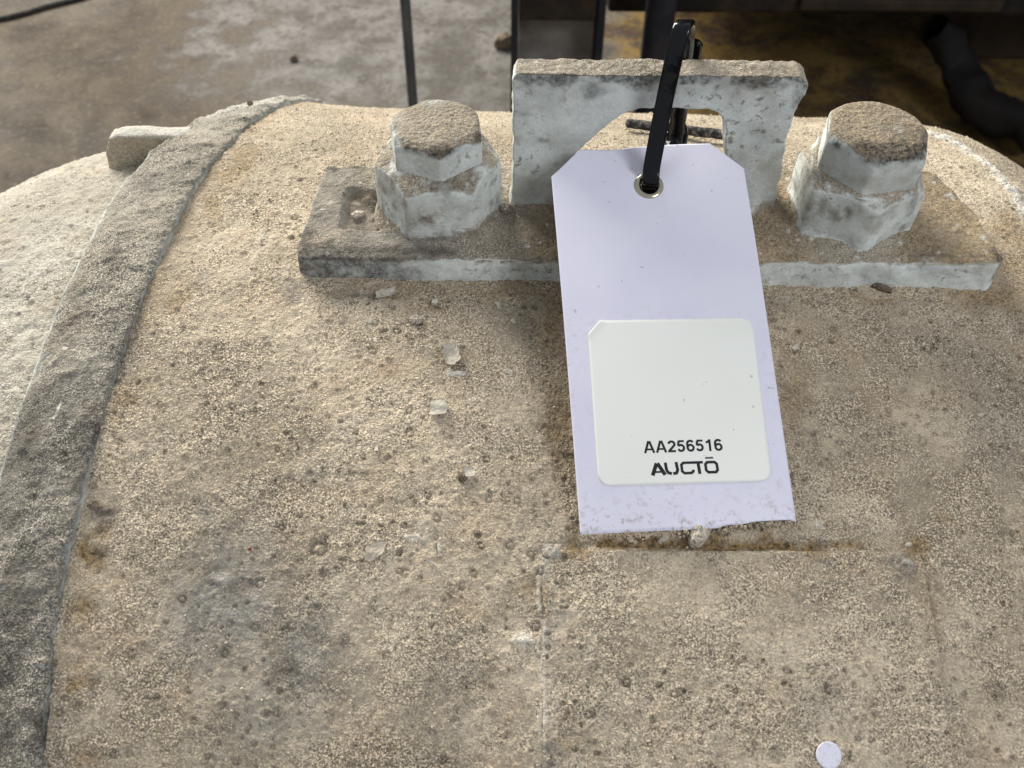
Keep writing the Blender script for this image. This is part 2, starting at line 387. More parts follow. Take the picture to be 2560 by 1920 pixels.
GRIME = [(262, 1285, 4.6, 4.2, 1.0), (250, 1400, 3.6, 3.4, 1.0), (300, 1110, 3.4, 2.6, .9), (230, 1690, 2.6, 2.4, .6), (270, 1400, 1.5, 3, .7), (2240, 888, 2.2, 2, .6), (2200, 722, 3, 1.4, .9), (2400, 1415, 1.7, 1.5, .75), (2430, 1490, 2, 1.6, .7), (2345, 1590, 1.2, 1.8, .8), (2385, 1640, 3, 2, .5),
         (2500, 1735, 3.5, 3.2, .6), (2340, 1905, 2.3, 1.6, .9), (2380, 1760, 1.8, 3, .45), (240, 1520, 2.5, 2, .7), (1030, 1310, 2, 1.1, .7), (760, 1085, 2.6, 1.6, .55), (730, 1675, 2, 1.6, .6), (1010, 1480, 1.6, 1.3, .6), (1320, 1280, 1.4, 1.1, .5),
         (900, 1180, 3.4, 1, .6), (840, 980, 1.6, .9, .5), (700, 700, 5, 1.6, .4), (2095, 1420, 1.6, 1.2, .5), (1960, 1560, 1.8, 1.8, .6), (1340, 1450, 1.4, 3, .5), (1475, 1680, 2, 2, .5), (830, 320, 2.2, 1.6, .5), (625, 380, 2, 1, .5),
         (2440, 352, 5, 2.6, .6), (2470, 405, 6, 2, .45), (1135, 345, 4, 1, .3), (2545, 1400, 2, 3, .3), (1260, 1290, 2.5, 1, .4), (1480, 1850, 4, 1.8, .4)]
PALE = [(1352, 1470, .6, 9, .6), (1353, 1700, .5, 14, .5), (1310, 1600, 3.4, 2, .8), (2250, 1385, 2.5, 1.3, .7), (560, 1440, 4, 1.6, .22), (1040, 1345, 4, .8, .7),
        (1140, 925, 3, 1.2, .8), (1280, 925, 1.5, 1.5, .5), (2270, 1365, 1.1, .8, 1), (2052, 1310, .8, 2, 1), (295, 1330, 1.6, .8, .9), (1360, 1385, .8, 2.5, .8)]
def girth_radius(x): return B - .011*np.clip(np.asarray(x, float)+80, 0, 260)
def line_mark(P, pts, w, r=B, seed=9, warp=1.0):
    C = np.array([hit(x, y, r) for x, y in pts]); out = np.full(P.shape[:-1], 1e9)
    wx = fbm(P, 5, 3, seed)*warp; wy = fbm(P, 5, 3, seed+4)*warp
    for a, b_ in zip(C[:-1], C[1:]):
        d = (b_-a)[:2]; L2 = d@d; qx, qy = P[..., 0]+wx-a[0], P[..., 1]+wy-a[1]; t_ = np.clip((qx*d[0]+qy*d[1])/L2, 0, 1)
        out = np.minimum(out, np.hypot(qx-t_*d[0], qy-t_*d[1]))
    return np.clip(1.4-out/w, 0, 1)
NPX0, NPX1, NPTOP = hit(1354, 1600)[0], hit(2352, 1600)[0], s_of(th_of(hit(1800, 1374)))
HOUSE_PITS = lambda Xg, S: [pits(Xg+w[0], S+w[1], c, pr, r0, r1, sd) for (c, pr, r0, r1, sd, w) in ((1.9, .5, .22, .42, 11, (0, 0)), (3.3, .62, .38, .85, 31, (2, 1)), (7.4, .68, .70, 1.3, 44, (4, 2)), (19, .5, 1.2, 2.1, 57, (5, 3)))]
def crust(Xg, S, P, amp=1.0, extra=True):
    """height of the dust crust in mm and the darkness of its pits"""
    h = fbm(P, 26, 3, 3)*.55 + fbm(P, 5.0, 3, 5)*.22 + fbm(P, 1.5, 2, 8)*.17
    zone = np.clip(.82 + .8*fbm(P, 34, 2, 71), .25, 1)
    pd = np.zeros(Xg.shape, np.float32)
    wx, wy = vnoise(P, .9, 301)*.22 + vnoise(P, 2.2, 305)*.3, vnoise(P, .9, 302)*.22 + vnoise(P, 2.2, 306)*.3
    for (ph, dk), (ha, da) in zip(HOUSE_PITS(Xg+wx, S+wy), ((.40, .75), (.45, 1.0), (.40, 1.0), (.26, .7))):
        h = h + ph*ha*amp*zone; pd = np.maximum(pd, dk*da*zone)
    # crumbs lying on the crust
    for cell, pr, rr, sd in ((4.3, .35, (.22, .5), 201), (11, .3, (.4, .9), 233)):
        ci, cj = np.floor(Xg/cell), np.floor(S/cell); z = np.zeros(Xg.shape, np.int64)
        cx = (ci+.25+.5*_h(ci, cj, z, sd))*cell; cy = (cj+.25+.5*_h(ci, cj, z, sd+1))*cell; r_ = rr[0]+(rr[1]-rr[0])*_h(ci, cj, z, sd+2)
        d = np.hypot(Xg-cx, S-cy)/r_; on = _h(ci, cj, z, sd+3) < pr
        h = h + np.where(on & (d < 1.15), np.sqrt(np.clip(1.32-d*d, 0, 1.4))*r_*.75, 0)
    return h, pd

def dense(lo, hi, step, outer_lo, outer_hi, n_out):
    a = np.linspace(lo, hi, int((hi-lo)/step)+1)
    g = lambda m, e, n: m + (e-m)*(np.linspace(0, 1, n+1)[1:])**1.6
    return np.concatenate([g(lo, outer_lo, n_out)[::-1], a, g(hi, outer_hi, n_out)])
sLo, sHi = s_of(R(-41)), s_of(R(37))
S1 = dense(sLo, sHi, .44, St[0], St[-1], 60)
TH1 = th_s(S1)
def body_r(X, TH):
    r = girth_radius(X) + 3.0*np.exp(-np.clip(X - xR(TH), 0, None)/22.0)
    d = np.clip(X-168, 0, None); r = r - .0072*d**2
    r = np.where(X > 232, np.maximum(0, r - ((X-232)/5.2)**2.0), r)
    return np.maximum(r, 40)
t = dense(0, .70, .44/470, 0, 1.0, 70)[70:]
XW = 340
TT, SS = np.meshgrid(t, S1); THg = th_s(SS)
xl = xR(THg) - 9; Xg = xl + TT*(XW-xl)
P0 = surf(Xg, THg, body_r(Xg, THg)); Ng = nrm(THg)
h, pd = crust(Xg, SS, P0)
och = blob(P0, OCH_AND_SHADE, 3); gry = blob(P0, GREY, 4, 81); gim = blob(P0, GRIME, 1.6, 91); pal = blob(P0, PALE, 1.2, 101)
bead = line_mark(P0, [(2300, 312), (2360, 326), (2410, 345), (2460, 378), (2500, 415), (2560, 480), (2640, 600)], 3.0, warp=2.2)*np.clip(.75+.5*vnoise(P0, 4, 66), 0, 1)
pal = np.maximum(pal, bead*.95)
grv = np.maximum(line_mark(P0, [(1500, 1352), (1750, 1354), (2000, 1357), (2080, 1362)], 1.7, warp=1.6), line_mark(P0, [(2330, 1380), (2345, 1450), (2350, 1600)], .8, warp=1.2)*.25)
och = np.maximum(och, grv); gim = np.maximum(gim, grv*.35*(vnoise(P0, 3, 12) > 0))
# yellowish band along the rib, groove above the name plate, raised bead to the right
dr = Xg - xR(THg)
och = np.maximum(och, .55*np.exp(-np.clip(dr, 0, None)/5)*(.5+.5*np.clip(1.2*vnoise(P0, 14, 5)+.5, 0, 1))*(THg < .15))
h = h - .9*np.exp(-((SS-(NPTOP-1.6))/1.5)**2)*np.clip((Xg-NPX0)/8, 0, 1)*np.clip((NPX1-14-Xg)/20, 0, 1) + .5*gim*vnoise(P0, 1.6, 7) - .35*och + pal*(.5+.7*np.abs(vnoise(P0, 1.4, 3)))
P = P0 + Ng*h[..., None]
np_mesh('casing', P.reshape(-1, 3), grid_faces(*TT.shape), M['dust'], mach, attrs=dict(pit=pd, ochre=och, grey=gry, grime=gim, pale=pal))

# name plate painted over with the same crust, four drive rivets
ns, nx = 330, 330
sa = np.linspace(NPTOP, NPTOP+72*1.5, ns); xa = np.linspace(NPX0, NPX1, nx)
XX, SS = np.meshgrid(xa, sa); THg = th_s(SS); P0 = surf(XX, THg, girth_radius(XX)); Ng = nrm(THg)
h, pd = crust(XX, SS, P0)
edge = np.minimum(np.minimum(XX-NPX0, NPX1-XX), np.minimum(SS-NPTOP, sa[-1]-SS))
jag = .25*fbm(P0, 3, 2, 9)
edge = edge + jag*np.clip(edge*3, 0, 1)
h = h + (.55+.3*np.clip(vnoise(P0, 24, 77), -1, 1)*(XX > NPX0+20))*np.clip(edge/.7, 0, 1) - .02 - 1.2*(edge < 1e-6)
och = blob(P0, OCH_AND_SHADE, 3); gry = blob(P0, GREY, 4, 81); gim = blob(P0, GRIME, 1.6, 91); pal = blob(P0, PALE, 1.2, 101)
sm_ = np.exp(-np.abs(XX-NPX0-.8+.8*fbm(P0, 5, 2, 5))/.9)*np.clip(.5+1.2*vnoise(P0, 9, 31), 0, 1)
gry = np.maximum(gry, np.exp(-np.clip(XX-NPX0, 0, None)/2.2)*.75*np.clip(.5+vnoise(P0, 14, 37), 0, 1)); pal = np.maximum(pal, sm_*.55)
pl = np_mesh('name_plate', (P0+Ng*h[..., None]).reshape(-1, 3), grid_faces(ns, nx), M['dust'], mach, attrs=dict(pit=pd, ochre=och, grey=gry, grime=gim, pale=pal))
def dome(name, c, n_, r, hgt, mat, parent, seed):
    n_ = n_/np.linalg.norm(n_); a = np.cross(n_, [1, .2, 0]); a /= np.linalg.norm(a); b_ = np.cross(n_, a)
    nr, na = 16, 40; V = []
    for i in range(nr):
        q = i/(nr-1); rr = r*q; z = hgt*math.sqrt(max(0, 1-q**2.4)) - .3*q
        for k in range(na):
            tt = 2*math.pi*k/na; V.append(c + a*rr*math.cos(tt) + b_*rr*math.sin(tt) + n_*z)
    V = np.array(V); V = V + n_*(fbm(V, 1.2, 2, seed)*.3)[:, None]; q_ = V-c; V = c + q_*(1+.22*fbm(V, 2.0, 2, seed+2))[:, None]
    return np_mesh(name, V, grid_faces(nr, na, wrap_c=True), mat, parent, attrs=dict(grey=np.clip(.45+.5*vnoise(V, 2.5, seed), 0, 1), pale=np.clip(.0+.6*vnoise(V, 1.6, seed+9), 0, 1), pit=np.clip(vnoise(V, .9, seed+4), 0, 1)))
for i, (px, py) in enumerate(((1378, 1382), (2262, 1410), (1378, 1905), (2300, 1935))):
    c = hit(px, py, float(girth_radius(40))+.5); thc = th_of(c); dome('rivet', c + nrm(np.array([thc]))[0]*.1, nrm(np.array([thc]))[0], 2.7, .5, M['dust'], pl, i*7)

# curved rib, swept band with its own thickness
S2 = dense(sLo, sHi, .5, St[0]+150, St[-1]-150, 50); TH2 = th_s(S2)
us = np.concatenate([np.linspace(-.06, 0, 6)[:-1], np.linspace(0, 1, 64), np.linspace(1, 1.10, 8)[1:]])
UU, SS = np.meshgrid(us, S2); THg = th_s(SS)
a_, b_ = xR(THg), xL(THg)
wv = 0.5*fbm(np.stack([SS*0, SS, SS*0+3], -1), 18, 3, 4) + .25*fbm(np.stack([SS*0, SS, SS*0+3], -1), 3, 2, 14)
Xg = a_ + (b_-a_)*np.clip(UU, 0, 1) + np.where(UU < .5, wv, wv*.6) - UU.clip(-1, 0)*0
rtop = B + RIBH - 8.5*np.clip(UU, 0, 1)**2.0 - .9*np.exp(-np.clip(UU, 0, 1)/.03) - 2.2*np.exp(-(1-np.clip(UU, 0, 1))/.04)
rg = np.where(UU < 0, B + RIBH - .9 + UU/.06*(RIBH+2.5), np.where(UU > 1, B+RIBH-10.7 - (UU-1)/.10*16, rtop))
Xg = np.where(UU < 0, Xg - UU*14, np.where(UU > 1, Xg - (UU-1)*12, Xg))
P0 = surf(Xg, THg, rg)
h = fbm(P0, 22, 3, 33)*.5 + fbm(P0, 4, 3, 35)*.45 + fbm(P0, 1.5, 2, 37)*.26
rid = np.clip(vnoise(P0*np.array([.45, 1, 1]), 2.6, 41)-.25, 0, 1)
topz = np.clip((-.02-THg)/.3, 0, 1)
h = h + rid*(.8+1.1*topz); ph, pd = pits(Xg, SS, 4.2, .5, .35, .9, 77); h = h + ph*.25
smooth_side = np.where((UU < 0) | (UU > 1), .35, 1); h = h*smooth_side
gry = np.clip(.6*vnoise(P0, 26, 55)+.15, 0, .8)

gim = np.clip(fbm(P0, 13, 3, 61)*1.1-.08, 0, .6)*np.clip((THg+.35)/.3, .15, 1) + .4*np.exp(-np.clip(UU, 0, 1)/.07)*(UU >= 0)
pal = .55*np.clip(np.exp(-np.abs(UU-1.0)/.05), 0, 1) + .3*np.exp(-np.abs(UU+.02)/.03)*(vnoise(P0, 9, 3) > 0)
pal = pal + .6*np.clip((-.30-THg)/.15, 0, 1)*np.clip(.6+.5*vnoise(P0, 6, 21), 0, 1)
np_mesh('rib', (P0 + nrm(THg)*h[..., None]).reshape(-1, 3), grid_faces(*UU.shape, flip=True), M['rib'], mach, attrs=dict(pit=pd*.6, grey=gry*.5, grime=gim, pale=np.clip(pal, 0, 1), dust=np.where(UU < 0, .55+.7*vnoise(P0, 16, 87), np.where(UU > .93, -.35, 0))))

# end bell left of the rib
S3 = dense(sLo, sHi, .6, St[0], St[-1], 45)
t = np.concatenate([np.linspace(0, .45, 150), np.linspace(.45, 1, 60)[1:]])
TT, SS = np.meshgrid(t, S3); THg = th_s(SS); x0 = xL(THg)+4; Xg = x0 + TT*(-345-x0)
dd = np.clip(xL(THg)-Xg, 0, None)
rg = B - 12.5 - .0031*dd**2; rg = np.where(Xg < -250, rg - ((-250-Xg)/7.6)**2.0, rg); rg = np.maximum(rg, 30)
P0 = surf(Xg, THg, rg); h, pd = crust(Xg, SS, P0, 1.3); h = h + np.clip(fbm(P0, 2.6, 2, 63), -.2, 1)*.5
gry = np.clip(vnoise(P0, 35, 15)*.4, 0, .4)
np_mesh('end_bell', (P0 + nrm(THg)*h[..., None]).reshape(-1, 3), grid_faces(*TT.shape, flip=True), M['bell'], mach, attrs=dict(pit=pd*.45, grey=gry, ochre=gry*0, grime=gry*0, pale=gry*.3))

def noisy_solid(name, bm, voxel, mat, parent, amp=(.35, .16), sm=3, seed=0, attrs_fn=None, extra=None):
    V, N, Fq = remeshed(bm, voxel, sm)
    h = fbm(V, 8, 2, seed)*amp[0] + fbm(V, 1.6, 2, seed+5)*amp[1]*(.35+.65*(N[:, 2] > .5))
    if extra is not None: h = h + extra(V, N)
    A = attrs_fn(V, N) if attrs_fn else {}
    V = V + N*h[:, None]
    return np_mesh(name, V, Fq, mat, parent, attrs=A)

# small cast lug on the back of the end bell
bxl, bxr, bzt = onY(250, 380, 330)[0], onY(470, 330, 330)[0], onY(350, 340, 330)[2]
bm = bmesh.new(); bm_prism(bm, [(bxl-3, bzt-60), (bxl+1.5, bzt-9), (bxl+5, bzt-1.5), (bxl+9, bzt), (bxr, bzt), (bxr, bzt-60)], 330, 337)
noisy_solid('casting_boss', bm, 1.0, M['bell'], mach, seed=5, attrs_fn=lambda V, N: dict(ochre=np.clip(-N[:, 1]*.35, 0, 1), pale=np.clip(N[:, 2], 0, 1)*.5))
# feet
for sx in (-170, 150):
    bm = bmesh.new(); bm_box(bm, (sx, 110, -CAM_H+1), (sx+60, 430, -CZ*0-560), 4); bm_obj('foot', bm, M['bell'], mach)

# ------------------------------------------------------------------ lifting bracket: plate, lug, bolts
PF, PB, PZ, PT = 242.0, 291.5, -209.7, 10.0
pxl, pxr = onZ(732, 640, PZ)[0]+1, onZ(2522, 655, PZ)[0]-1.0
BX = [onZ(1088, 560, PZ)[0], onZ(2150, 570, PZ)[0]]; BY = 268.5
BX = [-24.5, 111.5]
out = [(pxl-.6, PF+4.5), (pxl+.3, PF+1.2), (pxl+3.5, PF-.2), (pxr-3, PF), (pxr, PF+3), (pxr-1.5, PF+26), (pxr-9, PB-3), (pxr-12, PB), (pxl+3, PB), (pxl+1.2, PF+25)]
slot = [onZ(868, 575, PZ), onZ(862, 470, PZ), onZ(960, 470, PZ), onZ(960, 575, PZ)]
bm = bmesh.new()
def prism_z(bm, pts, z0, z1):
    a = [bm.verts.new((x, y, z0)) for x, y in pts]; b = [bm.verts.new((x, y, z1)) for x, y in pts]; n = len(pts)
    bm.faces.new(a[::-1]); bm.faces.new(b)
    for i in range(n): bm.faces.new((a[i], a[(i+1) % n], b[(i+1) % n], b[i]))
prism_z(bm, out, PZ-PT, PZ)
for v in bm.verts:
    if v.co.z < PZ-1: v.co.z = PZ - (8.8 + 5.6*(v.co.x-pxl)/(pxr-pxl))
bmesh.ops.recalc_face_normals(bm, faces=bm.faces)
sx0, sx1 = slot[1][0], slot[2][0]+6; sy0, sy1 = slot[0][1], slot[1][1]
def plate_extra(V, N):
    inside = np.clip((V[:, 0]-sx0)/2.2, 0, 1)*np.clip((sx1-V[:, 0])/2, 0, 1)*np.clip((V[:, 1]-sy0)/1.8, 0, 1)*np.clip((sy1-V[:, 1])/3, 0, 1)
    up = (N[:, 2] > .5)
    fil = 0
    for bx in BX: fil = fil + 1.6*np.exp(-np.clip(np.hypot(V[:, 0]-bx, V[:, 1]-BY)-19.5, 0, None)/2.2)
    lug = np.maximum(0, np.maximum(np.maximum(2-V[:, 0], V[:, 0]-88), np.maximum(268-V[:, 1], V[:, 1]-278)))
    fil = fil + 3.0*np.exp(-lug/2.5)
    chipz = np.exp(-((V[:, 2]-PZ)/1.6)**2)*(N[:, 1] < .3)*(N[:, 1] > -1.1)*np.exp(-np.clip(V[:, 1]-PF, 0, None)/2.5)
    base_h = -chipz*np.clip(fbm(V, 7, 3, 141)+.1, 0, 1)*2.0 + (N[:, 1] < -.4)*fbm(V, 4, 3, 143)*.35
    return base_h + np.where(up, -3.2*inside*(.8+.3*fbm(V, 5, 2, 77)) + fil*(1-inside), 0)
def plate_attr(V, N):
    inside = np.clip((V[:, 0]-sx0)/2.2, 0, 1)*np.clip((sx1-V[:, 0])/2, 0, 1)*np.clip((V[:, 1]-sy0)/1.8, 0, 1)*np.clip((sy1-V[:, 1])/3, 0, 1)*(N[:, 2] > .3)
    g = np.zeros(len(V)); f = fbm(V, 5, 3, 71)
    for (px, py, rx, ry, st) in ((800, 632, 17, 5, 1.0), (950, 634, 14, 3.5, 1.0), (745, 600, 5, 8, .9), (1040, 630, 12, 2, .8), (740, 665, 3.5, 4, 1.0), (900, 412, 4, 2, .8), (830, 420, 3, 1.6, .9), (2500, 640, 3, 4, .9), (2330, 640, 10, 1.4, .5), (2360, 432, 8, 1.4, .9), (1960, 640, 4, 2, .6), (1580, 640, 8, 1.5, .4)):
        c = onZ(px, py, PZ); d = np.hypot((V[:, 0]-c[0])/rx, (V[:, 1]-c[1])/ry) + f*.45; g = np.maximum(g, st*np.clip(2.0-1.5*d, 0, 1)*.85)
    oc = .55*inside; pa = np.zeros(len(V))
    right = np.clip((V[:, 0]-122)/6, 0, 1)*(N[:, 2] > .3); oc = np.maximum(oc, .55*right)  # ochre right of the bolt paints its shadow onto the plate
    mid = np.clip((V[:, 0]-2)/8, 0, 1)*np.clip((100-V[:, 0])/8, 0, 1)*np.clip((N[:, 2]-.2)/.3, 0, 1); oc = np.maximum(oc, .42*mid)
    pa = .55*np.clip(-(V[:, 2]-(PZ-PT+2.2))/2.0, 0, 1)*(N[:, 1] < -.3)*np.clip(.5+vnoise(V, 6, 5), 0, 1)
    pa = np.maximum(pa, np.clip((vnoise(V, 2.2, 12)-.62)*5, 0, 1)*.8)
    ph, pd = pits(V[:, 0], V[:, 1], 4.0, .45, .4, .9, 311)
    return dict(grime=g, ochre=oc, pale=pa, pit=pd*(N[:, 2] > .5)*.8, dust=.45*fbm(V, 20, 3, 67)*(N[:, 1] < -.3), grey=np.clip(.75*np.clip((-12-V[:, 0])/22, 0, 1)*np.clip(.75+.8*vnoise(V, 12, 19), 0, 1)*(N[:, 2] > .3), 0, 1))
noisy_solid('bracket_plate', bm, .6, M['bracket'], mach, (.6, .22), 7, 11, plate_attr, plate_extra)

LF, LB = 268.0, 277.5
LTz = onY(1650, 190, LF)[2]
xl0, xl1 = onY(1284, 195, LF)[0], onY(2026, 200, LF)[0]
outer = [(xl0, PZ-3), (xl0-.2, LTz-2), (xl0+.8, LTz), (xl1-3.2, LTz), (xl1, LTz-2.6), (xl1-.3, LTz-6), (xl1-1.8, LTz-10), (xl1-2.6, LTz-20), (xl1-1.8, LTz-32), (xl1-1.4, PZ-3)]
def pz(px, py): q = onY(px, py, LF); return (q[0], q[2])
hole = [pz(1432, 392), pz(1476, 352), pz(1500, 330), pz(1528, 308), pz(1556, 286), pz(1590, 275), pz(1640, 271), pz(1700, 272), pz(1770, 274), pz(1796, 283), pz(1810, 300), pz(1815, 330), pz(1812, 370), pz(1822, 420)]
hx0, hx1 = hole[0][0], hole[-1][0]; hb = PZ + 12
hole = hole + [(hx1, hb+3), (hx1-4, hb), (hx0+4, hb), (hx0-1, hb+5)]
bm = bmesh.new()
bm_prism(bm, outer, LF, LB)
bmesh.ops.recalc_face_normals(bm, faces=bm.faces)
me = bpy.data.meshes.new('t1'); bm.to_mesh(me); bm.free(); o1 = bpy.data.objects.new('t1', me); scn.collection.objects.link(o1)
bm = bmesh.new(); bm_prism(bm, hole, LF-5, LB+5); bmesh.ops.recalc_face_normals(bm, faces=bm.faces)
me2 = bpy.data.meshes.new('t2'); bm.to_mesh(me2); bm.free(); o2 = bpy.data.objects.new('t2', me2); scn.collection.objects.link(o2)
md = o1.modifiers.new('b', 'BOOLEAN'); md.operation = 'DIFFERENCE'; md.object = o2; md.solver = 'EXACT'
dg = bpy.context.evaluated_depsgraph_get(); ev = o1.evaluated_get(dg); bm = bmesh.new(); bm.from_mesh(ev.to_mesh())
for o in (o1, o2): bpy.data.objects.remove(o)
def lug_extra(V, N):
    edge = np.exp(-np.clip(LTz-V[:, 2], 0, None)/1.5)
    sides = (np.abs(N[:, 0]) > .5)
    return edge*.25*vnoise(V, 1.3, 3) + sides*fbm(V, 3.5, 2, 13)*.3 + np.where(V[:, 2] < PZ+5, (PZ+5-V[:, 2])*.25, 0)
def lug_attr(V, N):
    f = fbm(V, 4, 3, 91)
    g = .85*np.clip(1.25-(LTz-1-V[:, 2])/2.6 + f*1.1, 0, 1)*(N[:, 1] < -.2)
    for (px, py, rx, ry, st) in ((1480, 230, 3, 2.5, .6), (1390, 215, 3, 1.5, .5), (2000, 250, 3, 4, .7), (1900, 210, 9, 1.8, .7), (1320, 160, 3, 3, .5), (1355, 350, 2, 1, .7), (1310, 285, 3, 1.2, .5), (1950, 180, 7, 2, .5)):
        c = onY(px, py, LF); d = np.hypot((V[:, 0]-c[0])/rx, (V[:, 2]-c[2])/ry) + f*.6; g = np.maximum(g, st*np.clip(1.2-d, 0, 1))
    low = np.clip(1-(V[:, 2]-PZ-2)/14, 0, 1)*np.clip(.7+.8*vnoise(V, 9, 8), 0, 1)
    return dict(grime=g, dust=low*.9 + .25*np.clip(fbm(V, 18, 2, 44), -1, 1), ochre=low*.4, grey=g*0, pale=np.clip((vnoise(V, 1.6, 22)-.7)*5, 0, 1)*.6)
noisy_solid('lifting_lug', bm, .5, M['bracket'], mach, (.35, .15), 4, 19, lug_attr, lug_extra)

def hexr(phi, af, rnd=.06):
    p = (phi + math.pi/6) % (math.pi/3) - math.pi/6
    return af/2/np.cos(p)
def bolt(cx, cy, nut_af, nut_h, rot_n, head_af, head_h, rot_h, tilt, seed, parts):
    na = 300; phi = np.linspace(0, 2*math.pi, na, endpoint=False)
    def ring(prof_fn, nt, name, parent, attr_fn):
        V = np.empty((nt, na, 3))
        for k in range(na):
            pts = np.array(prof_fn(phi[k])); seg = np.hypot(*np.diff(pts, axis=0).T); cs = np.concatenate([[0], np.cumsum(seg)])
            q = np.linspace(0, cs[-1], nt); rr = np.interp(q, cs, pts[:, 0]); zz = np.interp(q, cs, pts[:, 1])
            V[:, k, 0] = rr*math.cos(phi[k]); V[:, k, 1] = rr*math.sin(phi[k]); V[:, k, 2] = zz
        for it in range(9):   # round the arrises a little
            V[1:-1] = V[1:-1]*.5 + .25*(V[2:]+V[:-2]); V = V*.5 + .25*(np.roll(V, 1, 1)+np.roll(V, -1, 1))
        V = V.reshape(-1, 3)
        tl = Matrix.Rotation(tilt[0], 3, 'X') @ Matrix.Rotation(tilt[1], 3, 'Y'); V = V @ np.array(tl).T
        V = V + np.array([cx, cy, PZ])
        Vg = V.reshape(nt, na, 3); N = np.cross(np.roll(Vg, -1, 1)-np.roll(Vg, 1, 1), np.gradient(Vg, axis=0)); N = N/(np.linalg.norm(N, axis=-1)[..., None]+1e-9); N = N.reshape(-1, 3)
        h = fbm(V, 9, 2, seed)*.4 + fbm(V, 1.6, 2, seed+3)*.06*(N[:, 2] < .5) + np.clip(N[:, 2]-.6, 0, 1)*(fbm(V, 1.1, 2, seed+8)*.5)
        return np_mesh(name, V + N*h[:, None], grid_faces(nt, na, wrap_c=True), M['bracket'], parent, attrs=attr_fn(V, N))
    c1, c2 = nut_af*.5*1.02, head_af*.5*1.02
    def nutp(f):
        r_ = hexr(f-rot_n, nut_af); zt = nut_h - .95*max(0, r_-c1*.96)
        return [(nut_af*.577+1.2, -1.2), (r_*.6+nut_af*.577*.4+.5, .4), (r_+.2, 2.4), (r_, zt), (min(r_, c1)*.96, nut_h-.4), (hexr(f-rot_h, head_af)+1.8, nut_h+.5), (hexr(f-rot_h, head_af)+.4, nut_h+1.5), (hexr(f-rot_h, head_af)-2.5, nut_h+1.8)]
    def headp(f):
        r_ = hexr(f-rot_h, head_af); ht = nut_h+head_h; zt = ht - 1.1*max(0, r_-c2*.97)
        return [(r_, nut_h-1.5), (r_, nut_h+1.0), (r_, zt), (min(r_, c2)*.95, ht), (c2*.8, ht+.35), (0.01, ht+.5)]
    def an(V, N):
        f = fbm(V, 3.5, 3, seed+40); g = .7*np.clip(f*1.4-.35+.5*np.exp(-np.abs(V[:, 2]-PZ-nut_h)/1.2), 0, 1)
        return dict(grime=g*.6, dust=.35*np.exp(-np.clip(V[:, 2]-PZ, 0, None)/4)+.45*fbm(V, 11, 3, seed+61)+.12, grey=.2*(f > .1), ochre=np.clip(f-.3, 0, 1)*.4, pale=np.clip((vnoise(V, 1.8, seed)-.6)*4, 0, 1)*.7)
    def ah(V, N):
        f = fbm(V, 3.5, 3, seed+50); zt = PZ+nut_h+head_h
        g = .85*np.exp(-((V[:, 2]-(zt-1.2))/1.3)**2)*np.clip(.75+f*1.2, 0, 1)*(N[:, 1] < .35)
        topg = np.clip(N[:, 2], 0, 1)*np.clip((-(V[:, 1]-cy)-8.0+f*3)/3.5, 0, 1)*(1 if cx > 50 else .35)
        return dict(grime=np.clip(g+topg*.8, 0, 1), dust=.4*fbm(V, 9, 3, seed+63)+.08, ochre=np.clip(N[:, 2]-.4, 0, 1)*(.55 if cx > 50 else .12), pale=0*g, grey=0*g)
    n_ = ring(nutp, 90, 'nut', parts, an); hd = ring(headp, 90, 'bolt_head', n_, ah)
    hd.location = (0, 0, 0)
bolt(BX[0], BY, 36.5, 21.0, R(-90+4), 27.5, 11.5, R(-90+38), (R(1), R(0)), 301, mach)
bolt(BX[1], BY-.5, 36.5, 19.0, R(-90+31), 30.5, 14, R(-90+14), (R(2), R(3)), 401, mach)

# ================================================================== hang tag (rigid pose found from the card's size)
TR = np.array([[0.997, -0.066, 0.031], [0.073, 0.917, -0.388], [-0.003, 0.389, 0.919]])
TO = np.array([40.9, 265.0, -182.77]); TW, TL = 60.0, 121.0
eu, ev_, en = TR[:, 0], TR[:, 1], TR[:, 2]
if en[2] < 0: en = -en
def t_uv(px, py):
    d = ray(px, py); k = np.dot(TO, en)/np.dot(d, en); q = d*k - TO; return np.array([q@eu, q@ev_])
def t_h(u, v):
    u = np.asarray(u, float); v = np.asarray(v, float)
    hgt = 1.5*np.sin((v+121)/121*math.pi)
    r_ = np.hypot(u-1, v+14); an = np.arctan2(v+14, u-1)
    crease = -2.0*np.exp(-((an-2.25)/.20)**2)*np.clip((r_-4)/5, 0, 1)*np.exp(-r_/24) + .5*np.exp(-((an-1.0)/.3)**2)*np.clip((r_-4)/5, 0, 1)*np.exp(-r_/18)
    dimple = -.5*np.exp(-(r_/7)**2)
    low = .5*np.exp(-((u-3)/9)**2)*np.exp(-(v+121)/7)
    return hgt + crease + dimple + low + .18*np.sin(u*.09+v*.05) + .55*np.sin(u*.055+.4)*np.cos(v*.035)
def t_map(u, v, off=0.0):
    u = np.asarray(u, float); v = np.asarray(v, float)
    return TO + u[..., None]*eu + v[..., None]*ev_ + (t_h(u, v)+off)[..., None]*en
EY = t_uv(1622, 466)
tagr = empty('hang_tag', t_map(*EY))
tag(tagr, 'pale lilac card tag with clipped corners hanging from the lifting lug', 'tag')
uTL, uTR = -20.5, 20.5
vs = np.concatenate([np.linspace(0, -9.5, 20), np.linspace(-9.5, -24, 30)[1:], np.linspace(-24, -121, 98)[1:]])
uu = np.linspace(0, 1, 121)
UG, VG = np.meshgrid(uu, vs)
cl = np.clip(VG/-9.5, 0, 1)
le = -20.5 + (-30+20.5)*cl; ri = 20.5 + (30-20.5)*cl
U = le + UG*(ri-le)
wob = np.where(VG < -119, 0, 0)
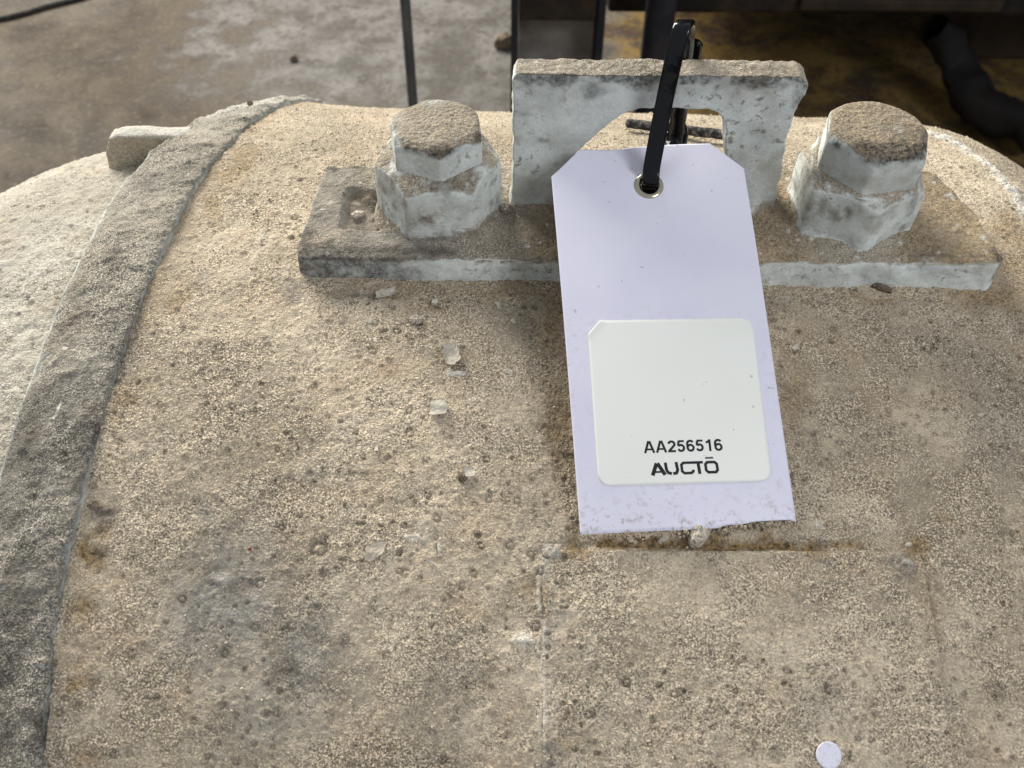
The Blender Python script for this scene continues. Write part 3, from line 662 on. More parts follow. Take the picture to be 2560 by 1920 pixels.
bot = .5*np.sin(UG*9) + 1.0*fbm(np.stack([UG*60, UG*0, UG*0], -1), 9, 3, 3)
VV = VG + np.exp(-(VG+121)/1.2)*np.clip((UG-.25)*4, 0, 1)*np.clip(bot, -.2, 1.2)
Vt = t_map(U, VV, 0.0); Vb = t_map(U, VV, -.35)
nr, nc = U.shape
Fg = grid_faces(nr, nc, flip=True)
cen_u = U.ravel()[Fg].mean(1); cen_v = VV.ravel()[Fg].mean(1)
keep = np.hypot(cen_u-EY[0], cen_v-EY[1]) > 3.35
Ft = Fg[keep]; Fb = (Fg[keep]+nr*nc)[:, ::-1]
brd = np.concatenate([np.arange(nc), np.arange(1, nr)*nc+nc-1, (nr-1)*nc+np.arange(nc-1)[::-1], (np.arange(1, nr-1)*nc)[::-1]])
b2 = np.roll(brd, -1); Fs = np.stack([brd, b2, b2+nr*nc, brd+nr*nc], 1)
dirt = np.clip(.22*np.clip(fbm(np.stack([U, VV, U*0], -1), 22, 3, 5)+.2, 0, 1) + np.exp(-(VV+121)/5.5)*1.1 + .5*np.exp(-((VV+112)/4)**2)*np.exp(-((U+6)/7)**2), 0, 1)
np_mesh('card', np.concatenate([Vt.reshape(-1, 3), Vb.reshape(-1, 3)]), np.concatenate([Ft, Fb, Fs]), M['tag'], tagr, attrs=dict(dirt=np.concatenate([dirt.ravel(), dirt.ravel()])))
# eyelet
prof = [(2.75, -1.0), (2.62, -.3), (2.75, .25), (3.1, .55), (3.6, .62), (4.1, .5), (4.5, .25), (4.62, .0), (4.5, -.2), (3.2, -.6), (2.75, -1.0)]
V = []
for (r_, z_) in prof:
    for k in range(64):
        a = 2*math.pi*k/64; u_, v_ = EY[0]+r_*math.cos(a), EY[1]+r_*math.sin(a); V.append(t_map(np.array(EY[0]), np.array(EY[1])) + (u_-EY[0])*eu + (v_-EY[1])*ev_ + (z_+.15)*en)
np_mesh('eyelet', np.array(V), grid_faces(len(prof), 64, wrap_c=True), M['nickel'], tagr)
# sticker: rounded corners, top-left corner lifting
c4 = [t_uv(1468, 810), t_uv(1872, 800), t_uv(1938, 1206), t_uv(1492, 1222)]
cx = (c4[0][0]+c4[1][0]+c4[2][0]+c4[3][0])/4; cy = sum(c[1] for c in c4)/4
eX = (c4[1]-c4[0]+c4[2]-c4[3]); eX /= np.linalg.norm(eX); eY = np.array([-eX[1], eX[0]])
hw = (np.linalg.norm(c4[1]-c4[0])+np.linalg.norm(c4[2]-c4[3]))/4; hh = (np.linalg.norm(c4[0]-c4[3])+np.linalg.norm(c4[1]-c4[2]))/4
n = 60; a, b = np.meshgrid(np.linspace(-1, 1, n), np.linspace(-1, 1, n))
rc = 3.6
X_, Y_ = a*hw, b*hh
# squeeze the square grid into the rounded rectangle
lim = hw - rc + np.sqrt(np.clip(rc**2 - np.clip(np.abs(Y_)-(hh-rc), 0, None)**2, 0, None))
tlc = (Y_ > hh-rc)
X_ = np.where(a >= 0, a*lim, a*np.where(tlc, hw - np.clip(Y_-(hh-4.2), 0, None)*.9, lim))
lift = 1.5*np.clip(((-X_-hw) + (Y_-hh) + 7.0)/7, 0, 1)**2
u_ = cx + X_*eX[0] + Y_*eY[0]; v_ = cy + X_*eX[1] + Y_*eY[1]
Vt = t_map(u_, v_, .07+lift); Vb = t_map(u_, v_, .02+lift)
F1 = grid_faces(n, n); brd = np.concatenate([np.arange(n), np.arange(1, n)*n+n-1, (n-1)*n+np.arange(n-1)[::-1], (np.arange(1, n-1)*n)[::-1]]); b2 = np.roll(brd, -1)
st = np_mesh('sticker', np.concatenate([Vt.reshape(-1, 3), Vb.reshape(-1, 3)]), np.concatenate([F1, F1[:, ::-1]+n*n, np.stack([b2, brd, brd+n*n, b2+n*n], 1)]), M['sticker'], tagr)
def strokes(lines, name, mat, w, p0, p1, hpx, units, slant=0):
    A, Bp = t_uv(*p0), t_uv(*p1); ex = Bp-A; wd = np.linalg.norm(ex)/units; ex /= np.linalg.norm(ex); ey = np.array([-ex[1], ex[0]])
    H = np.linalg.norm(t_uv(p0[0], p0[1]-hpx)-A)
    bm = bmesh.new()
    for ln in lines:
        ww = w; cl_ = False
        if isinstance(ln, dict): ww = ln.get('w', w); cl_ = ln.get('c', False); ln = ln['p']
        p = np.array(ln, float)*np.array([wd, H]); n = len(p); L_, R_ = [], []
        for i in range(n):
            pr = p[i-1] if (i > 0 or cl_) else None; nx_ = p[(i+1) % n] if (i < n-1 or cl_) else None
            d1 = (p[i]-pr)/np.linalg.norm(p[i]-pr) if pr is not None else None; d2 = (nx_-p[i])/np.linalg.norm(nx_-p[i]) if nx_ is not None else None
            d1 = d2 if d1 is None else d1; d2 = d1 if d2 is None else d2
            tt = d1+d2; tt /= np.linalg.norm(tt); nn = np.array([-tt[1], tt[0]]); k = ww*H/2/max(.45, abs(nn @ np.array([-d1[1], d1[0]])))
            L_.append(p[i]+nn*k); R_.append(p[i]-nn*k)
        def vv(q):
            uv = A + q[0]*ex + q[1]*ey; return bm.verts.new(t_map(uv[0], uv[1], .10))
        lv, rv = [vv(q) for q in L_], [vv(q) for q in R_]
        for i in range(n if cl_ else n-1): bm.faces.new((lv[i], rv[i], rv[(i+1) % n], lv[(i+1) % n]))
    off = np.array(tagr.location)
    for x in bm.verts: x.co = Vector(W(x.co)-off)
    bmesh.ops.recalc_face_normals(bm, faces=bm.faces)
    m = bpy.data.meshes.new(name); bm.to_mesh(m); bm.free(); m.materials.append(mat)
    return link(bpy.data.objects.new(name, m), st)
def arc(cx_, cy_, rx, ry, a0, a1, n=12): return [(cx_+rx*math.cos(R(a0+(a1-a0)*i/n)), cy_+ry*math.sin(R(a0+(a1-a0)*i/n))) for i in range(n+1)]
GL = {'A': (.74, [[(.09, 0), (.345, 1.0)], [(.65, 0), (.395, 1.0)], {'p': [(.2, .30), (.54, .30)], 'w': .15}]),
      '2': (.58, [arc(.28, .68, .185, .225, 170, -28) + [(.10, .10)], {'p': [(.045, .09), (.52, .09)], 'w': .18}]),
      '5': (.58, [{'p': [(.12, .91), (.49, .91)], 'w': .17}, [(.145, .90), (.115, .50)], arc(.275, .34, .185, .25, 140, -160)]),
      '6': (.58, [arc(.29, .68, .19, .24, 30, 180, 8) + [(.10, .40)], {'p': arc(.29, .33, .185, .245, 0, 345, 18), 'c': True}]),
      '1': (.58, [[(.34, 0), (.34, .99)], [(.10, .74), (.25, .80), (.36, .96)]])}
ln = []; xo = 0
for ch in 'AA256516':
    adv, g = GL[ch]
    for q in g:
        if isinstance(q, dict): ln.append(dict(q, p=[(x+xo, y) for x, y in q['p']]))
        else: ln.append([(x+xo, y) for x, y in q])
    xo += adv
nt_ = strokes(ln, 'printed_number', M['ink'], .19, (1608, 1138.5), (1807, 1131), 29.5, xo-.03); tag(nt_, 'black printed number AA256516')
LP = ((1625, 1194), (1798, 1187.5), 31, 5.95)
lg = strokes([{'p': [(.20, .0), (.62, .97)], 'w': .30}, {'p': [(.68, .97), (1.28, .02)], 'w': .30}, {'p': [(.42, .27), (1.02, .27)], 'w': .15},
         [(1.37, 1.0), (1.43, .42), (1.56, .18), (1.86, .10)], [(2.30, 1.02), (2.38, .38), (2.27, .14), (1.97, .09)],
         {'p': [(4.62, .93), (2.92, .93), (2.74, .78), (2.76, .26), (2.95, .10), (3.55, .10), (3.72, .22), (3.73, .36)], 'w': .21},
         {'p': [(4.20, .88), (4.26, .0)], 'w': .25},
         {'p': [(5.02, .11), (4.84, .28), (4.82, .76), (4.98, .92), (5.62, .92), (5.80, .76), (5.83, .28), (5.68, .11)], 'c': True, 'w': .22}], 'printed_logo', M['ink'], .24, *LP)
tag(lg, 'black angular lettering AUCTO')
lm = strokes([[(4.86, 1.27), (5.56, 1.27)]], 'logo_bar', M['ink_grey'], .15, *LP)

# ================================================================== cable tie
def catmull(pts, n=14):
    pts = [np.asarray(p, float) for p in pts]; out = []
    for i in range(len(pts)-1):
        p0, p1, p2, p3 = pts[max(0, i-1)], pts[i], pts[i+1], pts[min(len(pts)-1, i+2)]
        for k in range(n):
            t_ = k/n; out.append(.5*((2*p1)+(-p0+p2)*t_+(2*p0-5*p1+4*p2-p3)*t_**2+(-p0+3*p1-3*p2+p3)*t_**3))
    out.append(pts[-1]); return np.array(out)
def strap(path, w, th, wdir, taper=None):
    T = np.gradient(path, axis=0); T /= np.linalg.norm(T, axis=1)[:, None]
    prof = [(-.5, -.5), (-.5, .28), (-.40, .5), (.40, .5), (.5, .28), (.5, -.5)]; V = []
    for i in range(len(path)):
        wd = wdir if not callable(wdir) else wdir(i/(len(path)-1))
        a = wd - T[i]*np.dot(wd, T[i]); a /= np.linalg.norm(a); n_ = np.cross(a, T[i]); ws = w*(taper(i/(len(path)-1)) if taper else 1)
        for (x, y) in prof: V.append(path[i] + a*x*ws + n_*y*th)
    m = len(prof); Fc = grid_faces(len(path), m, wrap_c=True)
    V.append(path[0]); V.append(path[-1]); k0 = len(V)-2
    caps = [(k, (k+1) % m, k0, k0) for k in range(m)]
    return np.array(V), Fc, m, len(path)
E0 = t_map(EY[0], EY[1])
tie = empty('cable_tie', E0); tag(tie, 'glossy black plastic cable tie looped over the lifting lug and through the tag eyelet', 'cable tie')
front = [E0 - en*5.5 + ev_*3 + eu*1.2, E0 + en*-1.0 + ev_*.2+eu*.6, E0 + en*1.6 + ev_*1.4 + eu*.5, onY(1630, 415, 254.8), onY(1646, 330, 258.5), onY(1666, 230, 262), onY(1685, 145, 264.3), onY(1699, 90, 266), onY(1706, 64, 268.5),
         onY(1713, 55, 273), onY(1716, 62, 278), onY(1716, 92, 282), onY(1710, 150, 284.5), onY(1703, 220, 285.5), onY(1696, 290, 285.5), onY(1688, 345, 284.5), onY(1680, 372, 281), onY(1660, 400, 275), onY(1642, 430, 266), E0 - en*6 + ev_*1.5 + eu*1.0]
pth = catmull(front, 12)
def wdir(q): return np.array([1.0, -.12-.1*q, .10])
V, Fc, m, n = strap(pth, 5.2, 1.5, wdir)
V = V[:-2]
np_mesh('strap', V, Fc, M['nylon'], tie, smooth=False)
# raised rails along the strap
hp = onY(1686, 338, 289)
bm = bmesh.new(); bm_box(bm, (hp[0]-4.0, 284.5, hp[2]-5.0), (hp[0]+4.0, 291.5, hp[2]+3.5), .9); 
for v in bm.verts: v.co = Vector(W(v.co) - np.array(tie.location))
me = bpy.data.meshes.new('locking_head'); bm.to_mesh(me); bm.free(); me.materials.append(M['nylon']); link(bpy.data.objects.new('locking_head', me), tie)
tp = catmull([onY(1690, 330, 290), onY(1706, 250, 290.5), onY(1722, 180, 289.5), onY(1733, 130, 288), onY(1738, 100, 287)], 10)
V, Fc, m, n = strap(tp, 5.0, 1.3, np.array([1.0, -.5, 0]), lambda q: 1 if q < .86 else max(.25, math.sqrt(max(0, 1-((q-.86)/.15)**2))))
np_mesh('tail', V[:-2], Fc, M['nylon'], tie, smooth=False)

# ================================================================== loose things on the housing
def place_n(px, py, r=None):
    if r is None: r = float(girth_radius(hit(px, py, B)[0]))
    c = hit(px, py, r); return c, nrm(np.array([th_of(c)]))[0]
def frame_of(n_, rot):
    a = np.array([1.0, 0, 0]); a = a - n_*(a@n_); a /= np.linalg.norm(a); b_ = np.cross(n_, a); return a*math.cos(rot)+b_*math.sin(rot), -a*math.sin(rot)+b_*math.cos(rot)
def clod(name, c, n_, size, mat, label, cat, seed, group=None, attrs=None):
    bm = bmesh.new(); bmesh.ops.create_icosphere(bm, subdivisions=4 if max(size) > 1.2 else 3, radius=1)
    V = np.array([list(v.co) for v in bm.verts]); Fq = np.array([[v.index for v in f.verts] for f in bm.faces]); bm.free()
    a, b_ = frame_of(n_, seed*1.3)
    k = 1 + .30*fbm(V+seed*3.1, 1.1, 2, seed) + .14*fbm(V+seed, .35, 2, seed+3)
    V = V*k[:, None]*np.array(size); V = c + V[:, :1]*a + V[:, 1:2]*b_ + V[:, 2:]*n_ + n_*size[2]*.55
    r = empty(name, c) if False else None
    o = np_mesh(name, V - c + np.array([0, 0, -CAM_H]) , Fq, mat, None, attrs=attrs); o.location = W(c)
    return tag(o, label, cat, group)
def chip(name, px, py, outline, rot, thick, curl, mat, label, cat='paint flake', tilt=0.0, lift=.7, rim=0, seed=1, group=None):
    """thin flake: outline (mm), curled, lying on the crust"""
    c, n_ = place_n(px, py); a, b_ = frame_of(n_, rot)
    o_ = np.array(outline, float); m_ = o_.mean(0); n0 = 40
    seg = np.linalg.norm(np.roll(o_, -1, 0)-o_, axis=1); cs = np.concatenate([[0], np.cumsum(seg)]); q = np.linspace(0, cs[-1], n0, endpoint=False)
    oc = np.vstack([o_, o_[:1]]); ox = np.interp(q, cs, oc[:, 0]); oy = np.interp(q, cs, oc[:, 1])
    bd = np.stack([ox, oy], 1); jz = .10*min(2.5, seg.max()/2); bd += jz*np.stack([fbm(np.stack([q*1.0, q*0, q*0+seed], 1), 1.3, 2, seed), fbm(np.stack([q*1.0, q*0+5, q*0+seed], 1), 1.3, 2, seed)], 1)*1.6
    nr_ = 12; V = []
    for side in (1, 0):
        for i in range(nr_):
            k = i/(nr_-1)
            for j in range(n0):
                xy = m_ + (bd[j]-m_)*k; z = curl*(xy[0]**2) + tilt*xy[0] + .08*math.sin(xy[1]*1.7+seed)*1.5 + rim*k**5*(.55+.6*abs(math.sin(j*.37+seed))) + .07*vnoise(np.array([[xy[0]*2, xy[1]*2, seed]]), 1, seed)[0]
                V.append(c + a*xy[0] + b_*xy[1] + n_*(z + lift + (thick if side else 0)))
    V = np.array(V); F1 = grid_faces(nr_, n0, wrap_c=True); F2 = F1[:, ::-1]+nr_*n0
    b0 = (nr_-1)*n0+np.arange(n0); b1 = (nr_-1)*n0+(np.arange(n0)+1) % n0
    Fq = np.concatenate([F1, F2, np.stack([b0, b0+nr_*n0, b1+nr_*n0, b1], 1)])
    o = np_mesh(name, V - c + np.array([0, 0, -CAM_H]), Fq, mat, None, smooth=False); o.location = W(c)
    return tag(o, label, cat, group)
FG = 'paint flakes lying on the housing'
chip('paint_flake', 965, 740, [(-3.6, -1.4), (3.6, -1.7), (3.9, 1.2), (-2.8, 1.7)], R(24), .35, 0, M['chip'], 'curled whitish flake just below the left bolt, under the plate edge', rim=1.3, seed=3, lift=.3, group=FG)
chip('paint_flake', 1128, 890, [(-2.4, -3.6), (.4, -4.3), (2.6, -3.0), (2.0, 3.4), (-1.8, 3.7), (-2.7, .5)], R(12), .35, 0, M['chip'], 'dished whitish flake with raised rim, largest below the left bolt', rim=1.2, seed=5, lift=.25, group=FG)
chip('paint_flake', 1097, 1022, [(-2.5, -2.6), (-.8, -3.1), (2.5, -2.2), (2.4, 1.4), (.6, 3.2), (-2.6, 1.8)], R(-4), .5, -.03, M['chip'], 'flat square pale grey flake left of the tag sticker', seed=7, lift=.9, group=FG)
chip('paint_flake', 940, 1380, [(-2.9, -2.6), (-1.2, -3.0), (2.4, -.2), (2.8, 2.7), (.2, 3.0), (-2.6, .8)], R(-6), .35, .05, M['chip_tan'], 'leaf-shaped grey tan flake low down left of the tag end', seed=9, lift=.5, group=FG)
chip('paint_flake', 1174, 1180, [(-1.6, -1.5), (1.2, -1.7), (1.8, .3), (.4, 1.8), (-1.5, 1.2)], R(15), .3, .12, M['chip'], 'small rounded pale flake beside a dark crumb left of the sticker', seed=11, lift=.5, group=FG)
chip('paint_flake', 1243, 765, [(-.7, -1.6), (.5, -1.8), (.9, 1.0), (-.3, 2.0)], R(20), .25, .1, M['chip'], 'thin white upright flake right below the plate near the tag', seed=13, lift=.3, group=FG)
chip('paint_flake', 1087, 758, [(-1, -1), (.9, -1.1), (1.1, .9), (-.8, 1.0)], R(-8), .8, 0, M['chip'], 'tiny square flake below the plate between two larger flakes', seed=15, lift=.2, group=FG)
chip('paint_flake', 1285, 808, [(-1.4, -.6), (1.2, -1.0), (.6, .5), (-.9, 1.1)], R(-20), .3, .2, M['chip'], 'small jagged white flake close to the left edge of the tag', seed=17, lift=.4, rim=.5, group=FG)
chip('paint_flake', 922, 806, [(-1.1, -.4), (1.1, -.5), (.9, .4), (-1.0, .4)], R(-15), .25, 0, M['chip'], 'tiny white sliver below the left corner flake', seed=19, lift=.4, group=FG)
chip('paint_flake', 898, 1122, [(-.7, -.6), (.6, -.7), (.7, .7), (-.5, .6)], 0, .3, 0, M['chip'], 'left of two tiny white flakes side by side in mid housing', seed=21, lift=.3, group=FG)
chip('paint_flake', 940, 1120, [(-.7, -1.1), (.5, -1.2), (.7, .9), (-.3, 1.2)], R(10), .3, 0, M['chip'], 'right of two tiny white flakes side by side in mid housing', seed=23, lift=.3, group=FG)
chip('paint_flake', 1078, 1408, [(-1.8, -.3), (1.9, -.5), (1.7, .3), (-1.6, .5)], R(-28), .5, .15, M['chip'], 'bright white curved sliver low down left of the tag end', seed=25, lift=.5, group=FG)
chip('paint_flake', 1097, 1372, [(-.25, -1.7), (.2, -1.8), (.3, 1.6), (-.15, 1.8)], R(5), .25, 0, M['chip'], 'hair-thin upright white sliver above the curved sliver', seed=27, lift=.5, group=FG)
chip('paint_flake', 1952, 752, [(-3.4, -1.2), (2.4, -1.6), (3.6, .4), (-.4, 1.9)], R(10), .3, .02, M['chip_tan'], 'tan flake under the plate edge right of the tag', seed=29, lift=.2, group=FG)
chip('paint_flake', 1988, 870, [(-1.2, -.6), (1.1, -.7), (1.2, .6), (-1.0, .8)], R(40), .3, .1, M['chip'], 'small pale flake close to the right edge of the tag', seed=30, lift=.2, group=FG)
chip('paint_flake', 160, 1045, [(-.4, -3.0), (.35, -3.2), (.5, 2.6), (-.2, 3.3)], R(-8), .3, 0, M['chip'], 'long white upright sliver lying on the grey rib', seed=33, lift=4.6, group=FG)
chip('paint_flake', 175, 895, [(-1.0, -.5), (1.1, -.8), (.9, .7), (-.8, .9)], R(-8), .4, .1, M['chip_tan'], 'small pale curl lying on the grey rib above the sliver', seed=34, lift=4.4, group=FG)
chip('paint_flake', 270, 1782, [(-1.7, -1.3), (1.2, -1.6), (1.7, .9), (-.9, 1.7)], R(-8), .3, .02, M['chip'], 'pale oval flake low beside the grey rib', seed=35, lift=.4, group=FG)
# ring shaped crumb
c, n_ = place_n(660, 610); a, b_ = frame_of(n_, 0)
ph = [c + n_*.9 + a*1.25*math.cos(x) + b_*1.5*math.sin(x) for x in np.linspace(0, 5.2, 24)]
V, Fc = tube_np([p-c+np.array([0, 0, -CAM_H]) for p in ph], .38, 8); o = np_mesh('curled_shaving', V, Fc, M['chip_tan'], None); o.location = W(c); tag(o, 'tiny curled ring-shaped shaving on the dust left of the plate', 'shaving')
DG = 'dirt crumbs on the housing'
c, n_ = place_n(562, 400); clod('dirt_clod', c, n_, (2.7, 2.2, 2.0), M['clod'], 'lumpy tan dirt clod against the rib near the crest', 'dirt clod', 5, DG, None)
c, n_ = place_n(1040, 802); clod('dirt_clod', c, n_, (1.5, 2.1, 1.0), M['clod'], 'brown crumb below the plate under the left bolt', 'dirt clod', 6, DG)
c, n_ = place_n(1155, 1194); clod('dirt_clod', c, n_, (1.4, 1.2, .9), M['clod_dark'], 'dark crumb touching a small pale flake', 'dirt clod', 7, DG)
c, n_ = place_n(1742, 1345); clod('dirt_clod', c, n_, (3.0, 2.2, 2.6), M['clod'], 'big pale crumb of dirt at the lower edge of the tag', 'dirt clod', 8, DG, None)
c, n_ = place_n(1660, 1346); clod('dirt_clod', c, n_, (2.4, 1.2, 1.5), M['clod'], 'flat brownish crumb left of the big pale crumb under the tag', 'dirt clod', 20, DG)
def crumb_bank():
    bm = bmesh.new(); bmesh.ops.create_icosphere(bm, subdivisions=2, radius=1)
    V0 = np.array([list(v.co) for v in bm.verts]); F0 = np.array([[v.index for v in f.verts] for f in bm.faces]); bm.free(); VV_, FF_ = [], []
    rn = np.random.RandomState(5); k = 0
    for q in range(620):
        t_ = rn.rand()**.9; px = 1560 + 450*t_; py = 1340 - 32*t_ + rn.normal(0, 5) + (4 if px < 1620 else 0)
        if rn.rand() < .35: px = 1640 + rn.normal(0, 45); py = 1338 + rn.normal(0, 4)
        c, n_ = place_n(px, py); sz = .15 + .55*rn.rand()**2.5
        v = V0*(1+.35*vnoise(V0+q*1.7, .9, q))[:, None]*sz*rn.uniform(.7, 1.3, 3) + c + n_*(rn.rand()*2.6*math.exp(-((px-1760)/160)**2) + .5)
        VV_.append(v); FF_.append(F0+k); k += len(V0)
    o = np_mesh('crumb_bank', np.concatenate(VV_), np.concatenate(FF_), M['dust'], None, smooth=False); tag(o, 'bank of dirt crumbs along the lower edge of the tag', 'dirt', kind='stuff')
crumb_bank()
c, n_ = place_n(2053, 1312); clod('dirt_clod', c, n_, (.5, 1.3, .5), M['chip'], 'cream coloured grain right of the tag lower corner', 'dirt clod', 9, DG)
c, n_ = place_n(2270, 1362); clod('dirt_clod', c, n_, (.9, .6, .5), M['chip'], 'cream coloured curl above the upper right rivet', 'dirt clod', 10, DG)
c, n_ = place_n(238, 1272); clod('dirt_clod', c, n_, (3.0, 2.2, 1.8), M['clod_dark'], 'dark crusted clod against the lower rib', 'dirt clod', 12, DG)
c, n_ = place_n(290, 1100); clod('dirt_clod', c, n_, (2.6, 1.2, 1.0), M['clod_dark'], 'dark crumb beside the middle of the rib', 'dirt clod', 13, DG)
c, n_ = place_n(2202, 722); clod('dirt_clod', c, n_, (3.6, 1.4, 1.2), M['clod_dark'], 'dark tuft of dirt under the plate below the right bolt', 'dirt clod', 14, DG)
c = onZ(895, 545, PZ-4); clod('dirt_clod', c, np.array([0, 0, 1.0]), (2.4, 1.8, 1.6), M['clod'], 'pale pebble in the plate slot beside the left bolt', 'dirt clod', 15, DG)
c = onZ(1266, 528, PZ+.5); clod('dirt_clod', c, np.array([0, 0, 1.0]), (2.2, 2.0, 1.9), M['clod'], 'brownish pebble between the left bolt and the lug', 'dirt clod', 16, DG)
c = hit(625, 262, B+RIBH); clod('dirt_clod', c + np.array([0, 0, .3]), np.array([0, -.3, 1.0]), (1.3, 1.2, 1.0), M['clod_dark'], 'tiny dark crumb on top of the rib at the skyline', 'dirt clod', 17, DG)
for i, (px, py) in enumerate(((625, 1374), (92, 1696))):
    c, n_ = place_n(px, py, B if i == 0 else B+2.5)
    s = NT('red_paint_bit'); mm = s.out((.16, .02, .015), .7, .3)
    clod('red_speck', c + n_*(.2+i*1.0), n_, (.38, .45, .2), mm, ('dark red speck on the dust left of centre', 'dark red speck low on the grey rib')[i], 'speck', 40+i)
# white disc punched out of the tag
c, n_ = place_n(2068, 1888); c = c + n_*1.1
a, b_ = frame_of(n_+np.array([.05, -.05, 0]), 0); V = []
for z_, rr in ((.4, 0), (.4, 2.6), (.42, 3.1), (.34, 3.25), (.0, 3.25)):
    for k in range(48): t_ = 2*math.pi*k/48; V.append(a*rr*math.cos(t_)+b_*rr*math.sin(t_)+n_*z_ + np.array([0, 0, -CAM_H]))
o = np_mesh('punched_disc', np.array(V), grid_faces(5, 48, wrap_c=True, flip=True), M['chad'], None); o.location = W(c); tag(o, 'round lilac white punched-out card disc lying on the lower right of the housing', 'paper disc')
# black stick behind the lug
Pa, Pb = onZ(1562, 312, ZT+1.5), onZ(1850, 350, ZT+1.0)
Pa = hit(1562, 318); Pb = hit(1842, 352); n_ = nrm(np.array([th_of(Pa)]))[0]
Pa = Pa + n_*1.7; Pb = Pb + n_*1.7
L_ = np.linspace(0, 1, 60)[:, None]; V, Fc = tube_np(Pa*(1-L_)+Pb*L_, np.concatenate([[.01, 1.6], np.full(56, 1.9), [1.7, .01]]), 14)
mid_ = (Pa+Pb)/2; V = V + (fbm(V, 2, 2, 3)*.25)[:, None]*n_
o = np_mesh('rubber_strip', V - mid_ + np.array([0, 0, -CAM_H]), Fc, M['rubber'], None); o.location = W(mid_); tag(o, 'dusty black rubber strip lying on the crest behind the lug', 'rubber strip')
# loose grit, nobody could count it
def grit():
    bm = bmesh.new(); bmesh.ops.create_icosphere(bm, subdivisions=1, radius=1)
    V0 = np.array([list(v.co) for v in bm.verts]); F0 = np.array([[v.index for v in f.verts] for f in bm.faces]); bm.free()
    N_ = 9000; th = th_s(RNG.uniform(s_of(R(-36)), s_of(R(34)), N_)); x = RNG.uniform(-105, 190, N_)
    ok = x > xR(th)+1; th, x = th[ok], x[ok]; inpl = (x > NPX0) & (x < NPX1) & (s_of(th) > NPTOP)
    P = surf(x, th, body_r(x, th)); Nn = nrm(th); hh, _ = crust(x, s_of(th), P); P = P + Nn*(hh + np.where(inpl, .5, 0))[:, None]
    sz = .12 + .30*RNG.rand(len(x))**3.5; R3 = RNG.uniform(.6, 1.35, (len(x), 1, 3))
    jit = RNG.uniform(.75, 1.25, (len(x), 12, 1))
    V = P[:, None, :] + V0[None]*sz[:, None, None]*R3*jit + (Nn*sz[:, None]*.4)[:, None, :]
    F = F0[None] + (np.arange(len(x))*12)[:, None, None]
    o = np_mesh('loose_grit', V.reshape(-1, 3), F.reshape(-1, 3), M['grit'], None, smooth=False); tag(o, 'fine pale grit scattered over the dusty housing', 'grit', kind='stuff')
s = NT('pale_grit'); M['grit'] = s.out(s.mix(s.ramp(s.noise(1.1, 1, .5, 5), .40, .6), (.30, .24, .17), (.66, .58, .45)), .8, .3)
grit()

# ================================================================== background
def post(name, px0, px1, py, Yd, depth, mat, label, cat):
    a = onY(px0, py, Yd); b_ = onY(px1, py, Yd); return a[0], b_[0]
# thin steel rod standing on the floor
q = onY(1022, 125, 1000); base = np.array([q[0], 1000, -CAM_H])
V, Fc = tube_np([base+np.array([0, 0, z]) for z in (0, 400, 800, 1200)], 5.6, 20)
o = np_mesh('steel_rod', V-base+np.array([0, 0, -CAM_H]), Fc, M['steel_rod'], None); o.location = W(base); tag(o, 'thin grey upright steel rod standing on the floor behind the left bolt', 'rod')
# H-section column
xa, xb = onY(1277, 70, 1120)[0], onY(1512, 70, 1120)[0]
colm = empty('steel_column', ((xa+xb)/2, 1170, -CAM_H)); tag(colm, 'dark H-section steel column with dusty web behind the lug', 'column')
bm = bmesh.new(); bm_box(bm, (xa, 1120, -CAM_H+12), (xa+9, 1220, 700), .8); bm_obj('flange', bm, M['steel_dark'], colm)
bm = bmesh.new(); bm_box(bm, (xb-9, 1120, -CAM_H+12), (xb, 1220, 700), .8); bm_obj('flange', bm, M['steel_dark'], colm)
bm = bmesh.new(); bm_box(bm, (xa+9.5, 1166, -CAM_H+12), (xb-9.5, 1174, 700), .0); bm_obj('web', bm, M['steel_web'], colm)
zc = onY(1400, 52, 1125)[2]
bm = bmesh.new(); bm_box(bm, (xa+10, 1124, zc), (xb-10, 1160, zc+160), 2); bm_obj('crosspiece', bm, M['steel_black'], colm)
bm = bmesh.new(); bm_box(bm, (xa-1, 1115, -CAM_H), (xb+1, 1225, -CAM_H+11.5), 1); bm_obj('base_plate', bm, M['steel_dark'], colm)
# round post
xa, xb = onY(1615, 60, 1150)[0], onY(1692, 60, 1150)[0]; cxp = (xa+xb)/2; rp = (xb-xa)/2
pst = empty('steel_post', (cxp, 1150+rp, -CAM_H)); tag(pst, 'dark purplish round steel post right of the column', 'post')
V, Fc = tube_np([np.array([cxp, 1150+rp, z]) for z in (-CAM_H+8, -300, 200, 700)], rp, 32); np_mesh('shaft', V, Fc, M['steel_post'] if 'steel_post' in M else M['steel_dark'], pst)
V, Fc = tube_np([np.array([cxp, 1150+rp, z]) for z in (-CAM_H, -CAM_H+.1, -CAM_H+8, -CAM_H+8.1)], [.1, rp*1.9, rp*1.9, .1], 32); np_mesh('foot_flange', V, Fc, M['steel_dark'], pst, smooth=False)
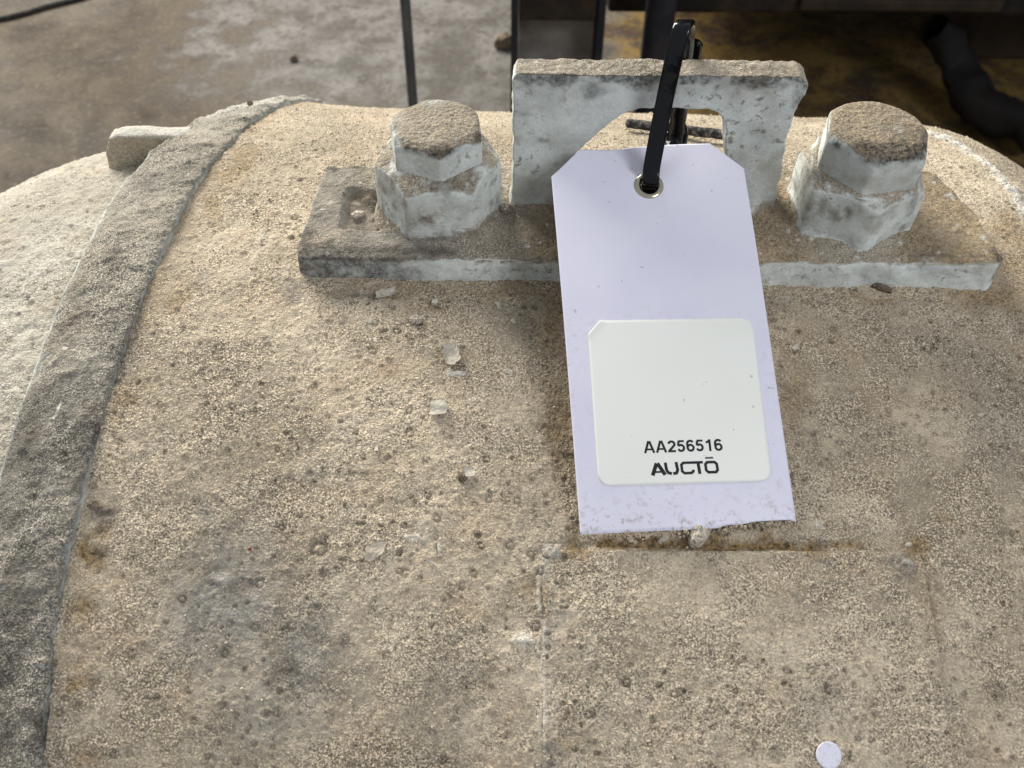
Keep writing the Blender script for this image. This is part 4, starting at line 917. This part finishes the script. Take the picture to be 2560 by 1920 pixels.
# low dark machine whose body hangs over the floor at the right
ov = empty('workshop_machine', (900, 1650, -CAM_H)); tag(ov, 'oily black machine base looming over the stained floor behind the right bolt', 'machine')
zb = onY(2000, 38, 1235)[2]
bm = bmesh.new(); bm_box(bm, (120, 1235, zb), (2000, 2600, 400), 6); bm_obj('underframe', bm, M['steel_black'], ov)
bm = bmesh.new(); a = onY(1995, 25, 1228); bm_box(bm, (a[0], 1222, a[2]+2), (a[0]+260, 1234, a[2]+16), 2); bm_obj('rail', bm, M['rust'], ov)
bm = bmesh.new(); a = onZ(2420, 230, -CAM_H); bm_box(bm, (a[0]+20, a[1]+90, -CAM_H), (a[0]+140, a[1]+230, zb-2), 6); bm_obj('leg', bm, M['rust'], ov)
bm = bmesh.new(); bm_box(bm, (300, 2100, -CAM_H), (420, 2220, zb-2), 6); bm_obj('leg', bm, M['rust'], ov)
# sloping brace in front of the dark leg
P1, P2 = onY(2330, -20, 1240), onY(2440, 330, 1240)
hp_ = catmull([onZ(2335, 62, -CAM_H+120), onZ(2395, 150, -CAM_H+70), onZ(2440, 250, -CAM_H+45), onZ(2600, 330, -CAM_H+40)], 10)
V, Fc = tube_np(hp_, np.linspace(22, 30, len(hp_)), 20); V = V + fbm(V, 40, 3, 3)[:, None]*9; np_mesh('hose', V, Fc, M['steel_oil'], ov)

# cable on the floor, upper left
pts = [onZ(x, y, -CAM_H+4) for x, y in ((-140, 70), (-40, 52), (0, 46), (60, 32), (120, 14), (200, -6), (320, -40), (460, -60))]
V, Fc = tube_np(catmull(pts, 10), 4.2, 12); c0 = np.array(pts[2]); o = np_mesh('power_cable', V-c0+np.array([0, 0, -CAM_H]), Fc, M['rubber'], None); o.location = W(c0); tag(o, 'black cable lying on the concrete floor at the upper left', 'cable')
# dark lump beside the column
c = onZ(1258, 115, -CAM_H); clod('oily_rag', c, np.array([0, 0, 1.0]), (14, 12, 14), M['clod_dark'], 'small dark lump on the floor at the left side of the column', 'lump', 61)
c = onZ(735, 150, -CAM_H); clod('dark_lump', c, np.array([0, 0, 1.0]), (7, 6, 5), M['clod_dark'], 'small dark stone lying on the grey floor left of the rod', 'stone', 62)
